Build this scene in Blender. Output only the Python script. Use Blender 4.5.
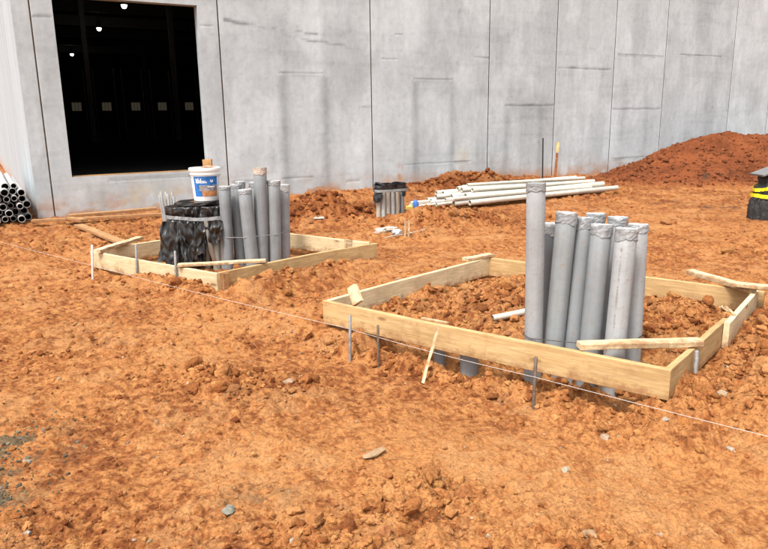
import bpy, bmesh, math, random
import numpy as np
from mathutils import Vector, Matrix, Quaternion
random.seed(7); RNG = np.random.default_rng(11)
for o in list(bpy.data.objects): bpy.data.objects.remove(o)
S = bpy.context.scene; COL = S.collection; R = math.radians

# ------------------------------------------------------------------ camera
cam = bpy.data.cameras.new('camera'); co = bpy.data.objects.new('camera', cam); COL.objects.link(co)
cam.sensor_width = 36; cam.lens = 31.805; cam.clip_start = 0.05; cam.clip_end = 1500
pit, rol = R(12.954), R(.851)
fw = Vector((0, math.cos(pit), -math.sin(pit))); rt = Vector((1, 0, 0)); dn = fw.cross(rt)
r2 = rt*math.cos(rol)+dn*math.sin(rol); d2 = -rt*math.sin(rol)+dn*math.cos(rol)
co.matrix_world = Matrix(((r2.x, -d2.x, -fw.x, 0), (r2.y, -d2.y, -fw.y, 0), (r2.z, -d2.z, -fw.z, 1.6), (0, 0, 0, 1)))
S.camera = co
# ------------------------------------------------------------------ light
SUN_AZ, SUN_EL = -148, 60          # azimuth seen from the camera (left of forward is negative)
w = bpy.data.worlds.new('World'); S.world = w; w.use_nodes = True
nt = w.node_tree; nt.nodes.clear()
sky = nt.nodes.new('ShaderNodeTexSky'); sky.sky_type = 'NISHITA'; sky.sun_disc = False
sky.sun_elevation = R(SUN_EL); sky.sun_rotation = R(SUN_AZ); sky.air_density = 1.0; sky.dust_density = 5.0; sky.ozone_density = 1.0
hs = nt.nodes.new('ShaderNodeHueSaturation'); hs.inputs['Saturation'].default_value = 0.30
bg = nt.nodes.new('ShaderNodeBackground'); bg.inputs['Strength'].default_value = 0.13
wo = nt.nodes.new('ShaderNodeOutputWorld')
nt.links.new(sky.outputs[0], hs.inputs['Color']); nt.links.new(hs.outputs[0], bg.inputs[0]); nt.links.new(bg.outputs[0], wo.inputs[0])
sl = bpy.data.lights.new('sun', 'SUN'); sl.energy = 1.5; sl.angle = R(10); sl.color = (1, .955, .88)
so = bpy.data.objects.new('sun', sl); COL.objects.link(so)
sd = Vector((math.sin(R(SUN_AZ))*math.cos(R(SUN_EL)), math.cos(R(SUN_AZ))*math.cos(R(SUN_EL)), math.sin(R(SUN_EL))))
so.rotation_euler = sd.to_track_quat('Z', 'Y').to_euler(); so.location = (-6, 3, 12)
S.view_settings.view_transform = 'Standard'; S.view_settings.look = 'None'
S.view_settings.exposure = 1.25; S.view_settings.gamma = 1

# ------------------------------------------------------------------ numpy noise
def h2(ix, iy, s):
    n = (ix.astype(np.int64)*374761393 + iy.astype(np.int64)*668265263 + s*1274126177) & 0xffffffff
    n = ((n ^ (n >> 13))*1274126177) & 0xffffffff
    n = ((n ^ (n >> 16))*2246822519) & 0xffffffff
    return ((n ^ (n >> 15)) & 0xffffff)/float(0xffffff)
def vn(x, y, s=0):
    ix = np.floor(x); iy = np.floor(y); fx = x-ix; fy = y-iy
    fx = fx*fx*fx*(fx*(fx*6-15)+10); fy = fy*fy*fy*(fy*(fy*6-15)+10)
    a = h2(ix, iy, s); b = h2(ix+1, iy, s); c = h2(ix, iy+1, s); d = h2(ix+1, iy+1, s)
    return (a+(b-a)*fx)*(1-fy)+(c+(d-c)*fx)*fy
def fbm(x, y, s=0, o=4, g=.5):
    t = 0; a = 1; n = 0
    for k in range(o):
        t = t+a*vn(x, y, s+k*17); n += a; a *= g
        x, y = 1.62*x+1.18*y+3.1, -1.18*x+1.62*y+7.7
    return t/n
def lumps(x, y, sc, s):
    """rounded clods of many sizes sitting in jittered cells, max-blended"""
    wx = x/sc+.55*(vn(x/sc*1.7, y/sc*1.7, s+5)-.5)+.28*(vn(x/sc*4.1, y/sc*4.1, s+7)-.5)
    wy = y/sc+.55*(vn(x/sc*1.7, y/sc*1.7, s+6)-.5)+.28*(vn(x/sc*4.1, y/sc*4.1, s+8)-.5)
    ix = np.floor(wx); iy = np.floor(wy); out = np.zeros_like(x)
    for dx in (-1, 0, 1):
        for dy in (-1, 0, 1):
            cx = ix+dx; cy = iy+dy
            px = cx+h2(cx, cy, s+1); py = cy+h2(cx, cy, s+2)
            rr = .34+.46*h2(cx, cy, s+3)**2; fl = .35+.6*h2(cx, cy, s+4)
            ax = .75+.5*h2(cx, cy, s+9)
            d = (((wx-px)*ax)**2+((wy-py)/ax)**2)/(rr*rr)
            out = np.maximum(out, np.sqrt(np.maximum(0, 1-d))*rr*fl)
    return out*sc
def ss(a, b, x):
    t = np.clip((x-a)/(b-a), 0, 1); return t*t*(3-2*t)
def box(s, t, s0, s1, t0, t1, e):
    return ss(s0-e, s0+e, s)*(1-ss(s1-e, s1+e, s))*ss(t0-e, t0+e, t)*(1-ss(t1-e, t1+e, t))
def gs(x, y, cx, cy, rx, ry=None, a=0):
    ry = ry or rx; c, n = math.cos(a), math.sin(a); u = (x-cx)*c+(y-cy)*n; v = -(x-cx)*n+(y-cy)*c
    return np.exp(-(u/rx)**2-(v/ry)**2)

# ------------------------------------------------------------------ places
WC = np.array([-5.867, 11.484]); WA = math.atan2(.50483, .86322)     # warehouse corner, wall direction
WU = np.array([math.cos(WA), math.sin(WA)]); WN = np.array([-WU[1], WU[0]])
FA, FB, FC, FD = [np.array(p) for p in ((-.48, 5.25), (1.61, 3.64), (1.07, 6.87), (3.04, 5.36))]   # near form
FL, FF, FR, FK = [np.array(p) for p in ((-3.32, 7.59), (-1.60, 6.34), (-.13, 7.77), (-1.98, 9.03))] # far form
def loc(x, y, O, A):
    e = (A-O)/np.linalg.norm(A-O); return (x-O[0])*e[0]+(y-O[1])*e[1], -(x-O[0])*e[1]+(y-O[1])*e[0]
def rough(x, y):
    r = .36+.45*np.clip((fbm(x*.55, y*.55, 3, 3)-.46)*3.0, 0, 1)+.12*(fbm(x*2.2, y*2.2, 5, 2)-.5)
    s, t = loc(x, y, FA, FB); s2, t2 = loc(x, y, FL, FF)
    def up(v): return np.maximum(r, v)
    r = up(.85*box(s, t, -.1, 2.6, .1, 2.2, .12)); r = up(.85*box(s, t, 2.68, 3.7, -.35, 2.6, .2))
    r = up(.9*box(s, t, .3, 2.7, -.32, .1, .1))
    r = up(.75*gs(x, y, -1.0, 4.15, .75, .45, -.5)); r = up(.85*gs(x, y, .15, 2.65, .45, .35)); r = up(.8*gs(x, y, .75, 2.3, .3, .16))
    r = up(.8*gs(x, y, -.2, 2.3, .4, .25)); r = up(.6*gs(x, y, -1.75, 2.5, .35, .3))
    r = up(.85*gs(x, y, -.9, 6.9, 1.0, .35, .78)); r = up(.9*gs(x, y, -.6, 11.0, 1.6, .9)); r = up(.9*gs(x, y, 1.3, 10.4, 1.4, .8))
    r = up(.6*box(s2, t2, -.1, 2.2, -.35, .05, .1)); r = up(.8*gs(x, y, .3, 9.6, 1.1, .6)); r = up(.9*gs(x, y, 2.1, 15.7, 2.2, .8, .53)); r = up(.7*gs(x, y, 5.0, 8.2, 1.8, 1.5))
    r = up(.75*gs(x, y, 3.9, 6.3, 1.1, .5)); r = up(.8*gs(x, y, 3.2, 4.0, 1.1, 1.2))
    r = r*(1-.75*gs(x, y, .55, 3.15, .7, .3, -.35))*(1-.75*gs(x, y, 1.55, 2.7, .7, .45, -.2))*(1-.5*gs(x, y, 5.0, 10.4, 1.6, .8))
    return np.clip(r, .14, 1.05)
def macro(x, y):
    z = -.05+.10*(fbm(x*.42, y*.42, 21, 3)-.5)+.035*(fbm(x*1.6, y*1.6, 23, 3)-.5)
    s, t = loc(x, y, FA, FB); q, v = loc(x, y, FL, FF)
    z = z-.05*box(s, t, -.3, 3.2, -.9, .0, .25)
    z = np.where(box(s, t, -.6, 3.2, -.6, 3.0, .3) > 0, z*(1-.5*box(s, t, -.6, 3.2, -.1, 3.0, .3)), z)
    z = z-.16*box(s, t, .5, 2.48, -.16, .62, .12)                     # pit round the conduits
    z = z+.06*box(s, t, .7, 2.5, 1.2, 2.1, .3)-.02*box(s, t, .0, .5, .1, 2.2, .15)
    z = z+.20*box(s, t, 2.72, 3.8, -.15, 2.2, .12)*(.30+.70*ss(.7, 1.5, t))*(.35+.65*ss(2.75, 3.15, s))+.05*box(s, t, 2.6, 3.3, -.5, .1, .15)
    z = z+.05*box(s, t, -.7, -.05, -.1, 2.3, .15)
    z = z-.07*box(q, v, .1, 2.1, .1, 2.1, .12)
    z = z+.07*box(q, v, 1.0, 2.1, -.24, -.03, .06)
    m, k = loc(x, y, FF, FR)
    z = z+.10*box(m, k, .0, 2.0, -.42, -.02, .2)*(.4+1.2*fbm(x*2.5, y*2.5, 45, 3))
    z = z+.30*gs(x, y, -.75, 11.4, 1.1, .38, .12)*(.6+.8*fbm(x*2, y*2, 41, 3))+.16*gs(x, y, -1.7, 11.5, .8, .5)
    z = z+.15*gs(x, y, 1.25, 10.65, .9, .28, .15)*(.5+fbm(x*2, y*2, 43, 3))+.12*gs(x, y, .5, 10.6, .5, .3)
    a = (x-WC[0])*WU[0]+(y-WC[1])*WU[1]; d = (x-WC[0])*WN[0]+(y-WC[1])*WN[1]
    z = z+.20*np.exp(-((a-9.0)/1.5)**2)*np.exp(-((d+.1)/.6)**2)*(.5+fbm(a*2, d*2, 47, 3))
    z = z+.10*ss(-1.2, 0, d)*ss(3.4, 5, a)*(.4+fbm(a*1.5, d*1.5, 48, 2))
    z = z+.05*ss(-.6, 0, d)
    inside = ss(.0, .3, d)*ss(-.05, .3, a); z = z*(1-inside)-.3*inside
    z = z+.25*ss(30, 120, np.hypot(x, y))*0
    return z
def detail(x, y, r, fine=True):
    rid = 1-np.abs(2*fbm(x*11, y*11, 155, 3)-1)
    z = r*(.32*lumps(x, y, .34, 101)*ss(.5, .85, r)+.70*lumps(x, y, .15, 111)*ss(.2, .6, r)+1.05*lumps(x+9, y, .078, 121))
    pk = ss(.36, .54, fbm(x*1.7+3, y*1.7, 181, 4)); pk = np.maximum(pk, ss(.45, .75, r)); fk = (.25+.75*pk)*(.35+.65*r)
    z = z*(.35+.65*pk)+fk*.85*lumps(x, y+4, .040, 131)
    if fine: z = z+.7*fk*lumps(x+3, y+1, .021, 141)
    z = z+.016*(fbm(x*9, y*9, 151, 3)-.5)+.03*r*(fbm(x*5, y*5, 161, 3)-.5)-.016*(.3+.7*r)*ss(.70, 1.0, rid)+.030*(.3+.7*r)*(1-np.abs(2*fbm(x*3.3, y*3.3, 185, 4)-1)-.6)
    # shallow drag marks of a loader bucket
    c, n = math.cos(.62), math.sin(.62); u = x*c+y*n; v = -x*n+y*c
    z = z+.022*(1-r)*(vn(u*1.2, v*14, 171)-.5)+.014*(1-r)*(vn(u*3, v*34, 173)-.5)+.03*(1-r)*(fbm(u*.9, v*5, 175, 3)-.5)
    return z
def ground_z(x, y, fine=True):
    x = np.asarray(x, float); y = np.asarray(y, float); r = rough(x, y)
    return macro(x, y)+detail(x, y, r, fine)-.25*.016
def soil_rgb(x, y):
    r = rough(x, y)
    dry = np.array([.385, .172, .060]); mid = np.array([.272, .102, .032]); red = np.array([.145, .044, .014]); gry = np.array([.110, .088, .052]); pale = np.array([.41, .210, .086])
    a = fbm(x*1.3, y*1.3, 201, 4); b = fbm(x*6, y*6, 211, 4); c = fbm(x*24, y*24, 221, 3)
    k = np.clip(.62+.7*(a-.5)+.7*(b-.5)+1.5*(c-.5)+1.3*(fbm(x*62, y*62, 227, 2)-.5), 0, 1)
    k = np.clip(k+.30*gs(x, y, .55, 3.1, .9, .4, -.35)+.25*gs(x, y, 1.5, 2.7, .9, .5)-.16*ss(7.5, 12, y)+.1*gs(x, y, 4.6, 10.2, 1.8, .8)-.42*gs(x, y, -.75, 11.3, 1.3, .6)-.40*gs(x, y, 1.25, 10.75, 1.2, .5)-.5*gs(x, y, 2.0, 15.6, 2.2, .8, .53)-.2*gs(x, y, 3.2, 4.6, .9, 1.2)-.25*gs(x, y, -1.0, 7.0, .9, .3, .78)-.05*gs(x, y, -1.0, 4.2, .9, .5)+.2*gs(x, y, .2, 2.7, .5, .4), 0, 1)[:, None]
    col = np.where(k > .5, mid+(dry-mid)*(k-.5)*2, red+(mid-red)*k*2)
    p = ss(.53, .66, .6*fbm(x*2.6, y*2.6, 231, 4)+.4*fbm(x*15, y*15, 233, 3))[:, None]*(1-.5*r[:, None]); col = col+(pale-col)*p*.6
    g = (gs(x, y, -2.06, 3.2, .30, .30)+gs(x, y, -1.80, 2.74, .18, .18)*.8+.4*gs(x, y, -.55, 2.72, .16, .12))*ss(.40, .60, fbm(x*8, y*8, 241, 4))
    g = np.clip(g*1.4, 0, .85)[:, None]; col = col+(gry-col)*g
    g2 = (gs(x, y, 6.3, 12.2, .5, .3)+gs(x, y, 5.4, 12.9, .3, .2)+gs(x, y, 5.2, 7.7, .4, .25))*ss(.45, .6, fbm(x*7, y*7, 251, 3)); g2 = np.clip(g2, 0, .8)[:, None]
    return col+(np.array([.055, .042, .03])-col)*g2

# ------------------------------------------------------------------ object helpers
def link(o, parent=None):
    COL.objects.link(o)
    if parent is not None: o.parent = parent
    return o
def tag(o, label, cat, group=None):
    o['label'] = label; o['category'] = cat
    if group: o['group'] = group
    return o
def empty(name, p, rz=0):
    o = bpy.data.objects.new(name, None); o.location = p; o.rotation_euler.z = rz; o.empty_display_size = .1; return link(o)
def mesh(name, v, f, m, parent=None, smooth=False):
    me = bpy.data.meshes.new(name); me.from_pydata([tuple(p) for p in v], [], [tuple(q) for q in f]); me.validate()
    if m: me.materials.append(m)
    if smooth: me.polygons.foreach_set('use_smooth', [True]*len(me.polygons))
    me.update(); return link(bpy.data.objects.new(name, me), parent)
def big_mesh(name, V, Q, m, rgb=None, smooth=True, parent=None, tri=False):
    k = 3 if tri else 4
    me = bpy.data.meshes.new(name); me.vertices.add(len(V)); me.vertices.foreach_set('co', np.ascontiguousarray(V, np.float32).ravel())
    Q = np.ascontiguousarray(Q, np.int32); me.loops.add(Q.size); me.loops.foreach_set('vertex_index', Q.ravel())
    me.polygons.add(len(Q)); me.polygons.foreach_set('loop_start', np.arange(0, Q.size, k, dtype=np.int32)); me.polygons.foreach_set('loop_total', np.full(len(Q), k, np.int32))
    me.polygons.foreach_set('use_smooth', np.full(len(Q), smooth)); me.update(calc_edges=True)
    if rgb is not None:
        a = me.color_attributes.new('tint', 'FLOAT_COLOR', 'POINT'); a.data.foreach_set('color', np.c_[rgb, np.ones(len(rgb))].astype(np.float32).ravel())
    me.materials.append(m); return link(bpy.data.objects.new(name, me), parent)
def grid_quads(nr, nc, wrap=False):
    i = np.arange(nr-1)[:, None]; j = np.arange(nc if wrap else nc-1)[None]; jn = (j+1) % nc
    return np.stack([i*nc+j, i*nc+jn, (i+1)*nc+jn, (i+1)*nc+j], -1).reshape(-1, 4)

# ------------------------------------------------------------------ materials
class MT:
    def __init__(s, name, rough=.8, spec=.3, metal=0):
        s.m = bpy.data.materials.new(name); s.m.use_nodes = True; s.t = s.m.node_tree; s.b = s.t.nodes['Principled BSDF']
        s.b.inputs['Roughness'].default_value = rough; s.b.inputs['Specular IOR Level'].default_value = spec; s.b.inputs['Metallic'].default_value = metal
        s.co = s.n('ShaderNodeTexCoord')
    def n(s, k, **kw):
        q = s.t.nodes.new(k)
        for a, b in kw.items(): setattr(q, a, b)
        return q
    def L(s, a, b): s.t.links.new(a, b)
    def noise(s, scale, detail=4, rough=.55, vec=None, stretch=None, dist=0):
        q = s.n('ShaderNodeTexNoise'); q.inputs['Scale'].default_value = scale; q.inputs['Detail'].default_value = detail; q.inputs['Roughness'].default_value = rough; q.inputs['Distortion'].default_value = dist
        v = vec or s.co.outputs['Object']
        if stretch:
            mp = s.n('ShaderNodeMapping'); mp.inputs['Scale'].default_value = stretch; s.L(v, mp.inputs[0]); v = mp.outputs[0]
        s.L(v, q.inputs['Vector']); return q.outputs['Fac']
    def ramp(s, fac, stops, interp='LINEAR'):
        q = s.n('ShaderNodeValToRGB'); q.color_ramp.interpolation = interp; e = q.color_ramp.elements
        while len(e) < len(stops): e.new(.5)
        for el, (p, c) in zip(e, stops): el.position = p; el.color = (*c, 1) if not isinstance(c, (int, float)) else (c, c, c, 1)
        s.L(fac, q.inputs[0]); return q.outputs[0]
    def mix(s, a, b, fac, mode='MIX'):
        q = s.n('ShaderNodeMix', data_type='RGBA', blend_type=mode)
        for inp, val in ((q.inputs[6], a), (q.inputs[7], b)):
            if hasattr(val, 'is_output'): s.L(val, inp)
            else: inp.default_value = (*val, 1)
        if hasattr(fac, 'is_output'): s.L(fac, q.inputs[0])
        else: q.inputs[0].default_value = fac
        return q.outputs[2]
    def col(s, c):
        if hasattr(c, 'is_output'): s.L(c, s.b.inputs['Base Color'])
        else: s.b.inputs['Base Color'].default_value = (*c, 1)
    def bump(s, fac, strength=.3, dist=.01, prev=None):
        q = s.n('ShaderNodeBump'); q.inputs['Strength'].default_value = strength; q.inputs['Distance'].default_value = dist
        s.L(fac, q.inputs['Height'])
        if prev: s.L(prev, q.inputs['Normal'])
        s.L(q.outputs[0], s.b.inputs['Normal']); return q.outputs[0]
    def rnd(s): return s.n('ShaderNodeObjectInfo').outputs['Random']
def soil_mat():
    M = MT('clay_soil', .95, .12); a = M.n('ShaderNodeAttribute', attribute_name='tint'); P = M.n('ShaderNodeNewGeometry').outputs['Position']
    n1 = M.noise(70, 5, .62, P); n2 = M.noise(330, 3, .6, P)
    c = M.mix(a.outputs['Color'], M.ramp(n1, [(.28, (.50, .46, .42)), (.5, (1, 1, 1)), (.75, (1.36, 1.38, 1.42))]), .9, 'MULTIPLY')
    c = M.mix(c, M.ramp(n2, [(.30, (.62, .58, .55)), (.5, (1, 1, 1)), (.72, (1.32, 1.34, 1.34))]), .85, 'MULTIPLY')
    M.col(c); b = M.bump(n1, .7, .014); M.bump(n2, .7, .005, b); return M.m
def concrete_mat(name='tilt_up_concrete'):
    M = MT(name, .88, .2); a = M.n('ShaderNodeAttribute', attribute_name='tint')
    n1 = M.noise(9, 6, .65); n2 = M.noise(90, 3, .6); n3 = M.noise(3, 5, .6, stretch=(3, 3, .8))
    c = M.mix(a.outputs['Color'], M.ramp(n1, [(.3, .90), (.5, 1.0), (.7, 1.08)]), .9, 'MULTIPLY')
    c = M.mix(c, M.ramp(n3, [(.3, .92), (.55, 1.0), (.75, 1.06)]), .9, 'MULTIPLY')
    c = M.mix(c, M.ramp(n2, [(.32, .90), (.5, 1.0), (.7, 1.05)]), .8, 'MULTIPLY')
    M.col(c); M.bump(n2, .12, .004); return M.m
def wood_mat(name, c0, c1, c2, mud=.35):
    M = MT(name, .75, .25); r = M.rnd(); mp = M.n('ShaderNodeVectorMath', operation='ADD'); M.L(M.co.outputs['Object'], mp.inputs[0]); M.L(r, mp.inputs[1]); v = mp.outputs[0]
    g = M.noise(1, 6, .6, v, (2.2, 55, 55), .6); g2 = M.noise(1, 3, .5, v, (9, 260, 260)); big = M.noise(3.5, 4, .6, v, (1, 3, 3))
    kn = M.n('ShaderNodeTexVoronoi'); kn.inputs['Scale'].default_value = 1; km = M.n('ShaderNodeMapping'); km.inputs['Scale'].default_value = (2.3, 7, 7); M.L(v, km.inputs[0]); M.L(km.outputs[0], kn.inputs['Vector'])
    c = M.ramp(g, [(.25, c0), (.5, c1), (.75, c2)]); c = M.mix(c, M.ramp(g2, [(.35, .72), (.6, 1.06)]), .7, 'MULTIPLY')
    c = M.mix(c, (.22, .11, .045), M.ramp(kn.outputs['Distance'], [(.07, .85), (.14, .0)]))
    c = M.mix(c, M.ramp(big, [(.3, (.78, .74, .68)), (.6, (1.06, 1.05, 1.02))]), .8, 'MULTIPLY')
    sx = M.n('ShaderNodeSeparateXYZ'); M.L(M.co.outputs['Object'], sx.inputs[0]); md = M.noise(5, 5, .7, v); c = M.mix(c, (.25, .105, .042), M.ramp(md, [(.54, 0.), (.72, mud)]))
    ed = M.n('ShaderNodeMath', operation='MULTIPLY_ADD'); M.L(sx.outputs[2], ed.inputs[0]); ed.inputs[1].default_value = -3.2; M.L(M.noise(14, 5, .7, v), ed.inputs[2]); c = M.mix(c, (.26, .115, .048), M.ramp(ed.outputs[0], [(.32, 0.), (.56, .75)]))
    rv = M.ramp(r, [(0, (.86, .84, .80)), (1, (1.08, 1.08, 1.08))]); c = M.mix(c, rv, .8, 'MULTIPLY')
    M.col(c); M.bump(g, .25, .003); return M.m
def pvc_mat(name, col, mud=.8, dark=.85, h=.28, rough=.5):
    """plastic conduit; local Z runs along the pipe, clay is splashed on its lower end"""
    M = MT(name, rough, .4); sx = M.n('ShaderNodeSeparateXYZ'); M.L(M.co.outputs['Object'], sx.inputs[0])
    n1 = M.noise(7, 5, .65); n2 = M.noise(40, 4, .6); n3 = M.noise(1, 4, .6, stretch=(30, 30, 1.6))
    r = M.rnd(); c = M.mix(col, M.ramp(n1, [(.3, dark), (.65, 1.08)]), .8, 'MULTIPLY'); c = M.mix(c, M.ramp(n3, [(.35, .9), (.6, 1.04)]), .8, 'MULTIPLY')
    c = M.mix(c, M.ramp(r, [(0, (.88, .88, .90)), (1, (1.06, 1.06, 1.04))]), 1, 'MULTIPLY')
    ad = M.n('ShaderNodeMath', operation='MULTIPLY_ADD'); M.L(n1, ad.inputs[0]); ad.inputs[1].default_value = .5; M.L(sx.outputs[2], ad.inputs[2])
    c = M.mix(c, (.24, .115, .052), M.ramp(ad.outputs[0], [(h, mud), (h+.22, .0)]))
    c = M.mix(c, (.24, .15, .09), M.ramp(n2, [(.56, 0.), (.76, .6)]))
    M.col(c); M.bump(n2, .08, .002); return M.m
def tape_mat(name, c=(.31, .318, .322), metal=.30, rough=.45):
    M = MT(name, rough, .5, metal); n1 = M.noise(26, 4, .6); n2 = M.noise(9, 3)
    M.col(M.mix(c, M.ramp(n1, [(.3, .72), (.55, 1.0), (.75, 1.15)]), .9, 'MULTIPLY')); M.bump(n1, .4, .005); return M.m
def plain(name, c, rough=.7, spec=.3, metal=0, vary=.25, sc=14, bump=.15, mud=0):
    M = MT(name, rough, spec, metal); n1 = M.noise(sc, 5, .6)
    q = M.mix(c, M.ramp(n1, [(.3, 1-vary), (.7, 1+vary*.6)]), 1, 'MULTIPLY')
    if mud: q = M.mix(q, (.24, .11, .045), M.ramp(M.noise(sc*.6, 5, .7), [(.5, 0.), (.68, mud)]))
    M.col(q)
    if bump: M.bump(n1, bump, .004)
    return M.m
def emit(name, c, st):
    M = MT(name, .5, .3); M.col(c); M.b.inputs['Emission Color'].default_value = (*c, 1); M.b.inputs['Emission Strength'].default_value = st; return M.m
m_soil = soil_mat(); m_con = concrete_mat()
m_pine = wood_mat('pine_form_board', (.37, .23, .095), (.485, .325, .155), (.55, .39, .21), .5)
m_pine2 = wood_mat('pale_pine', (.57, .44, .255), (.66, .53, .34), (.72, .60, .41), .30)
m_pine3 = wood_mat('muddy_pine', (.30, .165, .07), (.38, .22, .10), (.44, .27, .13), .85)
m_pvc = pvc_mat('grey_conduit_plastic', (.225, .240, .248)); m_pvcl = pvc_mat('light_grey_conduit_plastic', (.315, .322, .325), .7)
m_pvcd = pvc_mat('dark_grey_conduit_plastic', (.125, .132, .138)); m_pvct = pvc_mat('tan_stained_conduit_plastic', (.27, .252, .215), .8, .8)
m_pvcs = pvc_mat('sandy_conduit_plastic', (.42, .37, .29), .5, .85, .15); m_pvcw = pvc_mat('pale_conduit_plastic', (.42, .42, .41), .5, .85, .15)
m_ivory = pvc_mat('ivory_pipe_plastic', (.55, .52, .44), .0, .80, -9); m_stack = pvc_mat('white_grey_pipe_plastic', (.42, .42, .41), .0, .80, -9); m_bore = plain('black_rod_and_bore_shade', (.02, .02, .02), .8)  # m_bore: near-black, puts the shade inside the stacked pipes into colour
m_tape = tape_mat('silver_duct_tape'); m_tapew = tape_mat('bright_tape_and_lid_sheen', (.46, .47, .47), .25, .45); m_tapeg = tape_mat('grey_tape', (.25, .255, .25), .1, .5)  # m_tapew: lighter than m_tape, on lids it paints in the sky's reflection
m_film = plain('black_plastic_film', (.012, .012, .013), .28, .6, 0, .4, 20, .25, .0); m_filmd = plain('muddy_black_film', (.016, .015, .014), .30, .5, 0, .3, 10, .12, .09)
m_rebar = plain('rusty_steel', (.17, .125, .095), .65, .4, .5, .45, 40, .5); m_galv = plain('weathered_grey_steel', (.30, .29, .28), .6, .4, .4, .4, 30, .4, .3)
m_wire = plain('dull_wire', (.07, .065, .06), .5, .4, .5); m_string = plain('white_nylon_string', (.50, .46, .42), .8, .2, 0, .15, 60, 0)
m_seal = plain('brown_joint_sealant', (.060, .040, .027), .8, .2, 0, .5, 4, .1); m_dark = plain('interior_shade_dark', (.03, .028, .026), .9, .1); m_steel = plain('interior_steel', (.5, .48, .45), .6, .3)  # m_dark: near-black colour stands in for the unlit interior's shade
m_white = plain('white_bucket_plastic', (.80, .79, .76), .42, .4, 0, .06, 8, 0, .25); m_blue = plain('blue_label', (.030, .17, .50), .5, .3, 0, .5, 18, 0); m_lwhite = plain('label_white', (.82, .82, .82), .5)
m_lgrey = plain('label_grey_picture', (.30, .27, .27), .5, .3, 0, .6, 30, 0); m_lor = plain('label_orange_picture', (.55, .24, .09), .5, .3, 0, .5, 25, 0)
m_yel = plain('yellow_caution_tape', (.85, .72, .02), .4, .4, 0, .12, 20, .1); m_geo = plain('black_drain_fabric', (.035, .036, .038), .8, .2, 0, .6, 30, .5, .12)
m_slate = plain('grey_board', (.16, .16, .16), .7, .3, 0, .2, 8); m_scrapw = plain('white_scrap_plastic', (.50, .46, .40), .6, .3, 0, .15, 12, .1, .5); m_bluep = plain('blue_plastic', (.06, .16, .45), .5); m_yelp = plain('faded_yellow_plastic', (.62, .45, .10), .6)
m_pink = plain('faded_pink_white_paint', (.68, .56, .53), .6, .3, 0, .2, 30, .1, .3)

# ------------------------------------------------------------------ ground
def polar_ground():
    th = np.concatenate([np.linspace(R(-180), R(-47), 26)[:-1], np.linspace(R(-42), R(42), 590), np.linspace(R(47), R(180), 26)[1:-1]])
    rr = np.concatenate([[.02, .3, .7, 1.1, 1.4], np.exp(np.arange(math.log(1.6), math.log(11.5), .00285)), np.exp(np.arange(math.log(11.5), math.log(25), .0050)), np.geomspace(25.3, 600, 32)])
    r, t = np.meshgrid(rr, th, indexing='ij'); x = (r*np.sin(t)).ravel(); y = (r*np.cos(t)).ravel()
    z = np.zeros_like(x); near = (np.hypot(x, y) < 28) & (y > .3)
    z[~near] = macro(x[~near], y[~near]); z[near] = ground_z(x[near], y[near])
    rgb = soil_rgb(x, y)
    return np.c_[x, y, z], grid_quads(len(rr), len(th), True)[:, ::-1], rgb
V, Q, C_ = polar_ground()
g = big_mesh('ground', V, Q, m_soil, C_); g['kind'] = 'structure'; g['label'] = 'churned orange clay ground of the building site'
# heap of fresh soil against the far wall
def mound():
    gx, gy = np.meshgrid(np.arange(4.2, 14.0, .029), np.arange(13.0, 20.3, .036), indexing='ij'); x = gx.ravel(); y = gy.ravel()
    a = (x-WC[0])*WU[0]+(y-WC[1])*WU[1]; d = -((x-WC[0])*WN[0]+(y-WC[1])*WN[1])      # along the wall, distance in front of it
    wob = .5*(fbm(x*.8, y*.8, 301, 3)-.5)
    ridge = np.interp(a, [11.0, 12.2, 13.3, 14.6, 15.9, 16.7, 17.5, 18.6, 21, 25], [.0, .12, .36, .72, 1.12, 1.24, 1.08, 1.10, 1.18, 1.2])
    ridge = ridge*(.94+.12*fbm(a*1.1, a*0+2, 303, 3))
    wd = 1.1+1.9*np.clip(ridge, 0, 1.2); prof = np.clip(1-np.abs(d-1.5+wob)/np.where(d > 1.5, wd*1.25, wd*1.2), 0, 1)
    z = ridge*(prof*prof*(3-2*prof)*.35+prof*.65)-.14
    r = np.full_like(x, .75)+.3*(fbm(x, y, 305, 2)-.5)
    z = z+detail(x+40, y, r)*(.35+.65*ss(.02, .3, prof))+.05*(fbm(x*2.2, y*2.2, 307, 4)-.5)
    z = np.where(d < .02, -.5, z)
    k = np.clip(.5+1.6*(fbm(x*1.4, y*1.4, 309, 4)-.5)+1.0*(fbm(x*9, y*9, 311, 3)-.5), 0, 1)[:, None]
    rgb = np.array([.100, .029, .011])+(np.array([.205, .062, .022])-np.array([.100, .029, .011]))*k
    dk = (gs(x, y, 7.7, 16.0, .45, .16, .4)+gs(x, y, 7.9, 14.9, .45, .14))*ss(.4, .6, fbm(x*6, y*6, 313, 3)); dk = np.clip(dk, 0, .8)[:, None]; rgb = rgb+(np.array([.04, .03, .022])-rgb)*dk
    low = (1-ss(-.05, .12, z))[:, None]; rgb = rgb+(soil_rgb(x, y)-rgb)*low*.7
    return np.c_[x, y, z], grid_quads(gx.shape[0], gx.shape[1])[:, ::-1], rgb, (lambda: None)
V, Q, C_, _ = mound()
mo = big_mesh('soil_mound', V, Q, m_soil, C_); mo['kind'] = 'structure'; mo['label'] = 'heap of dark red excavated soil against the far end of the wall'

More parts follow.
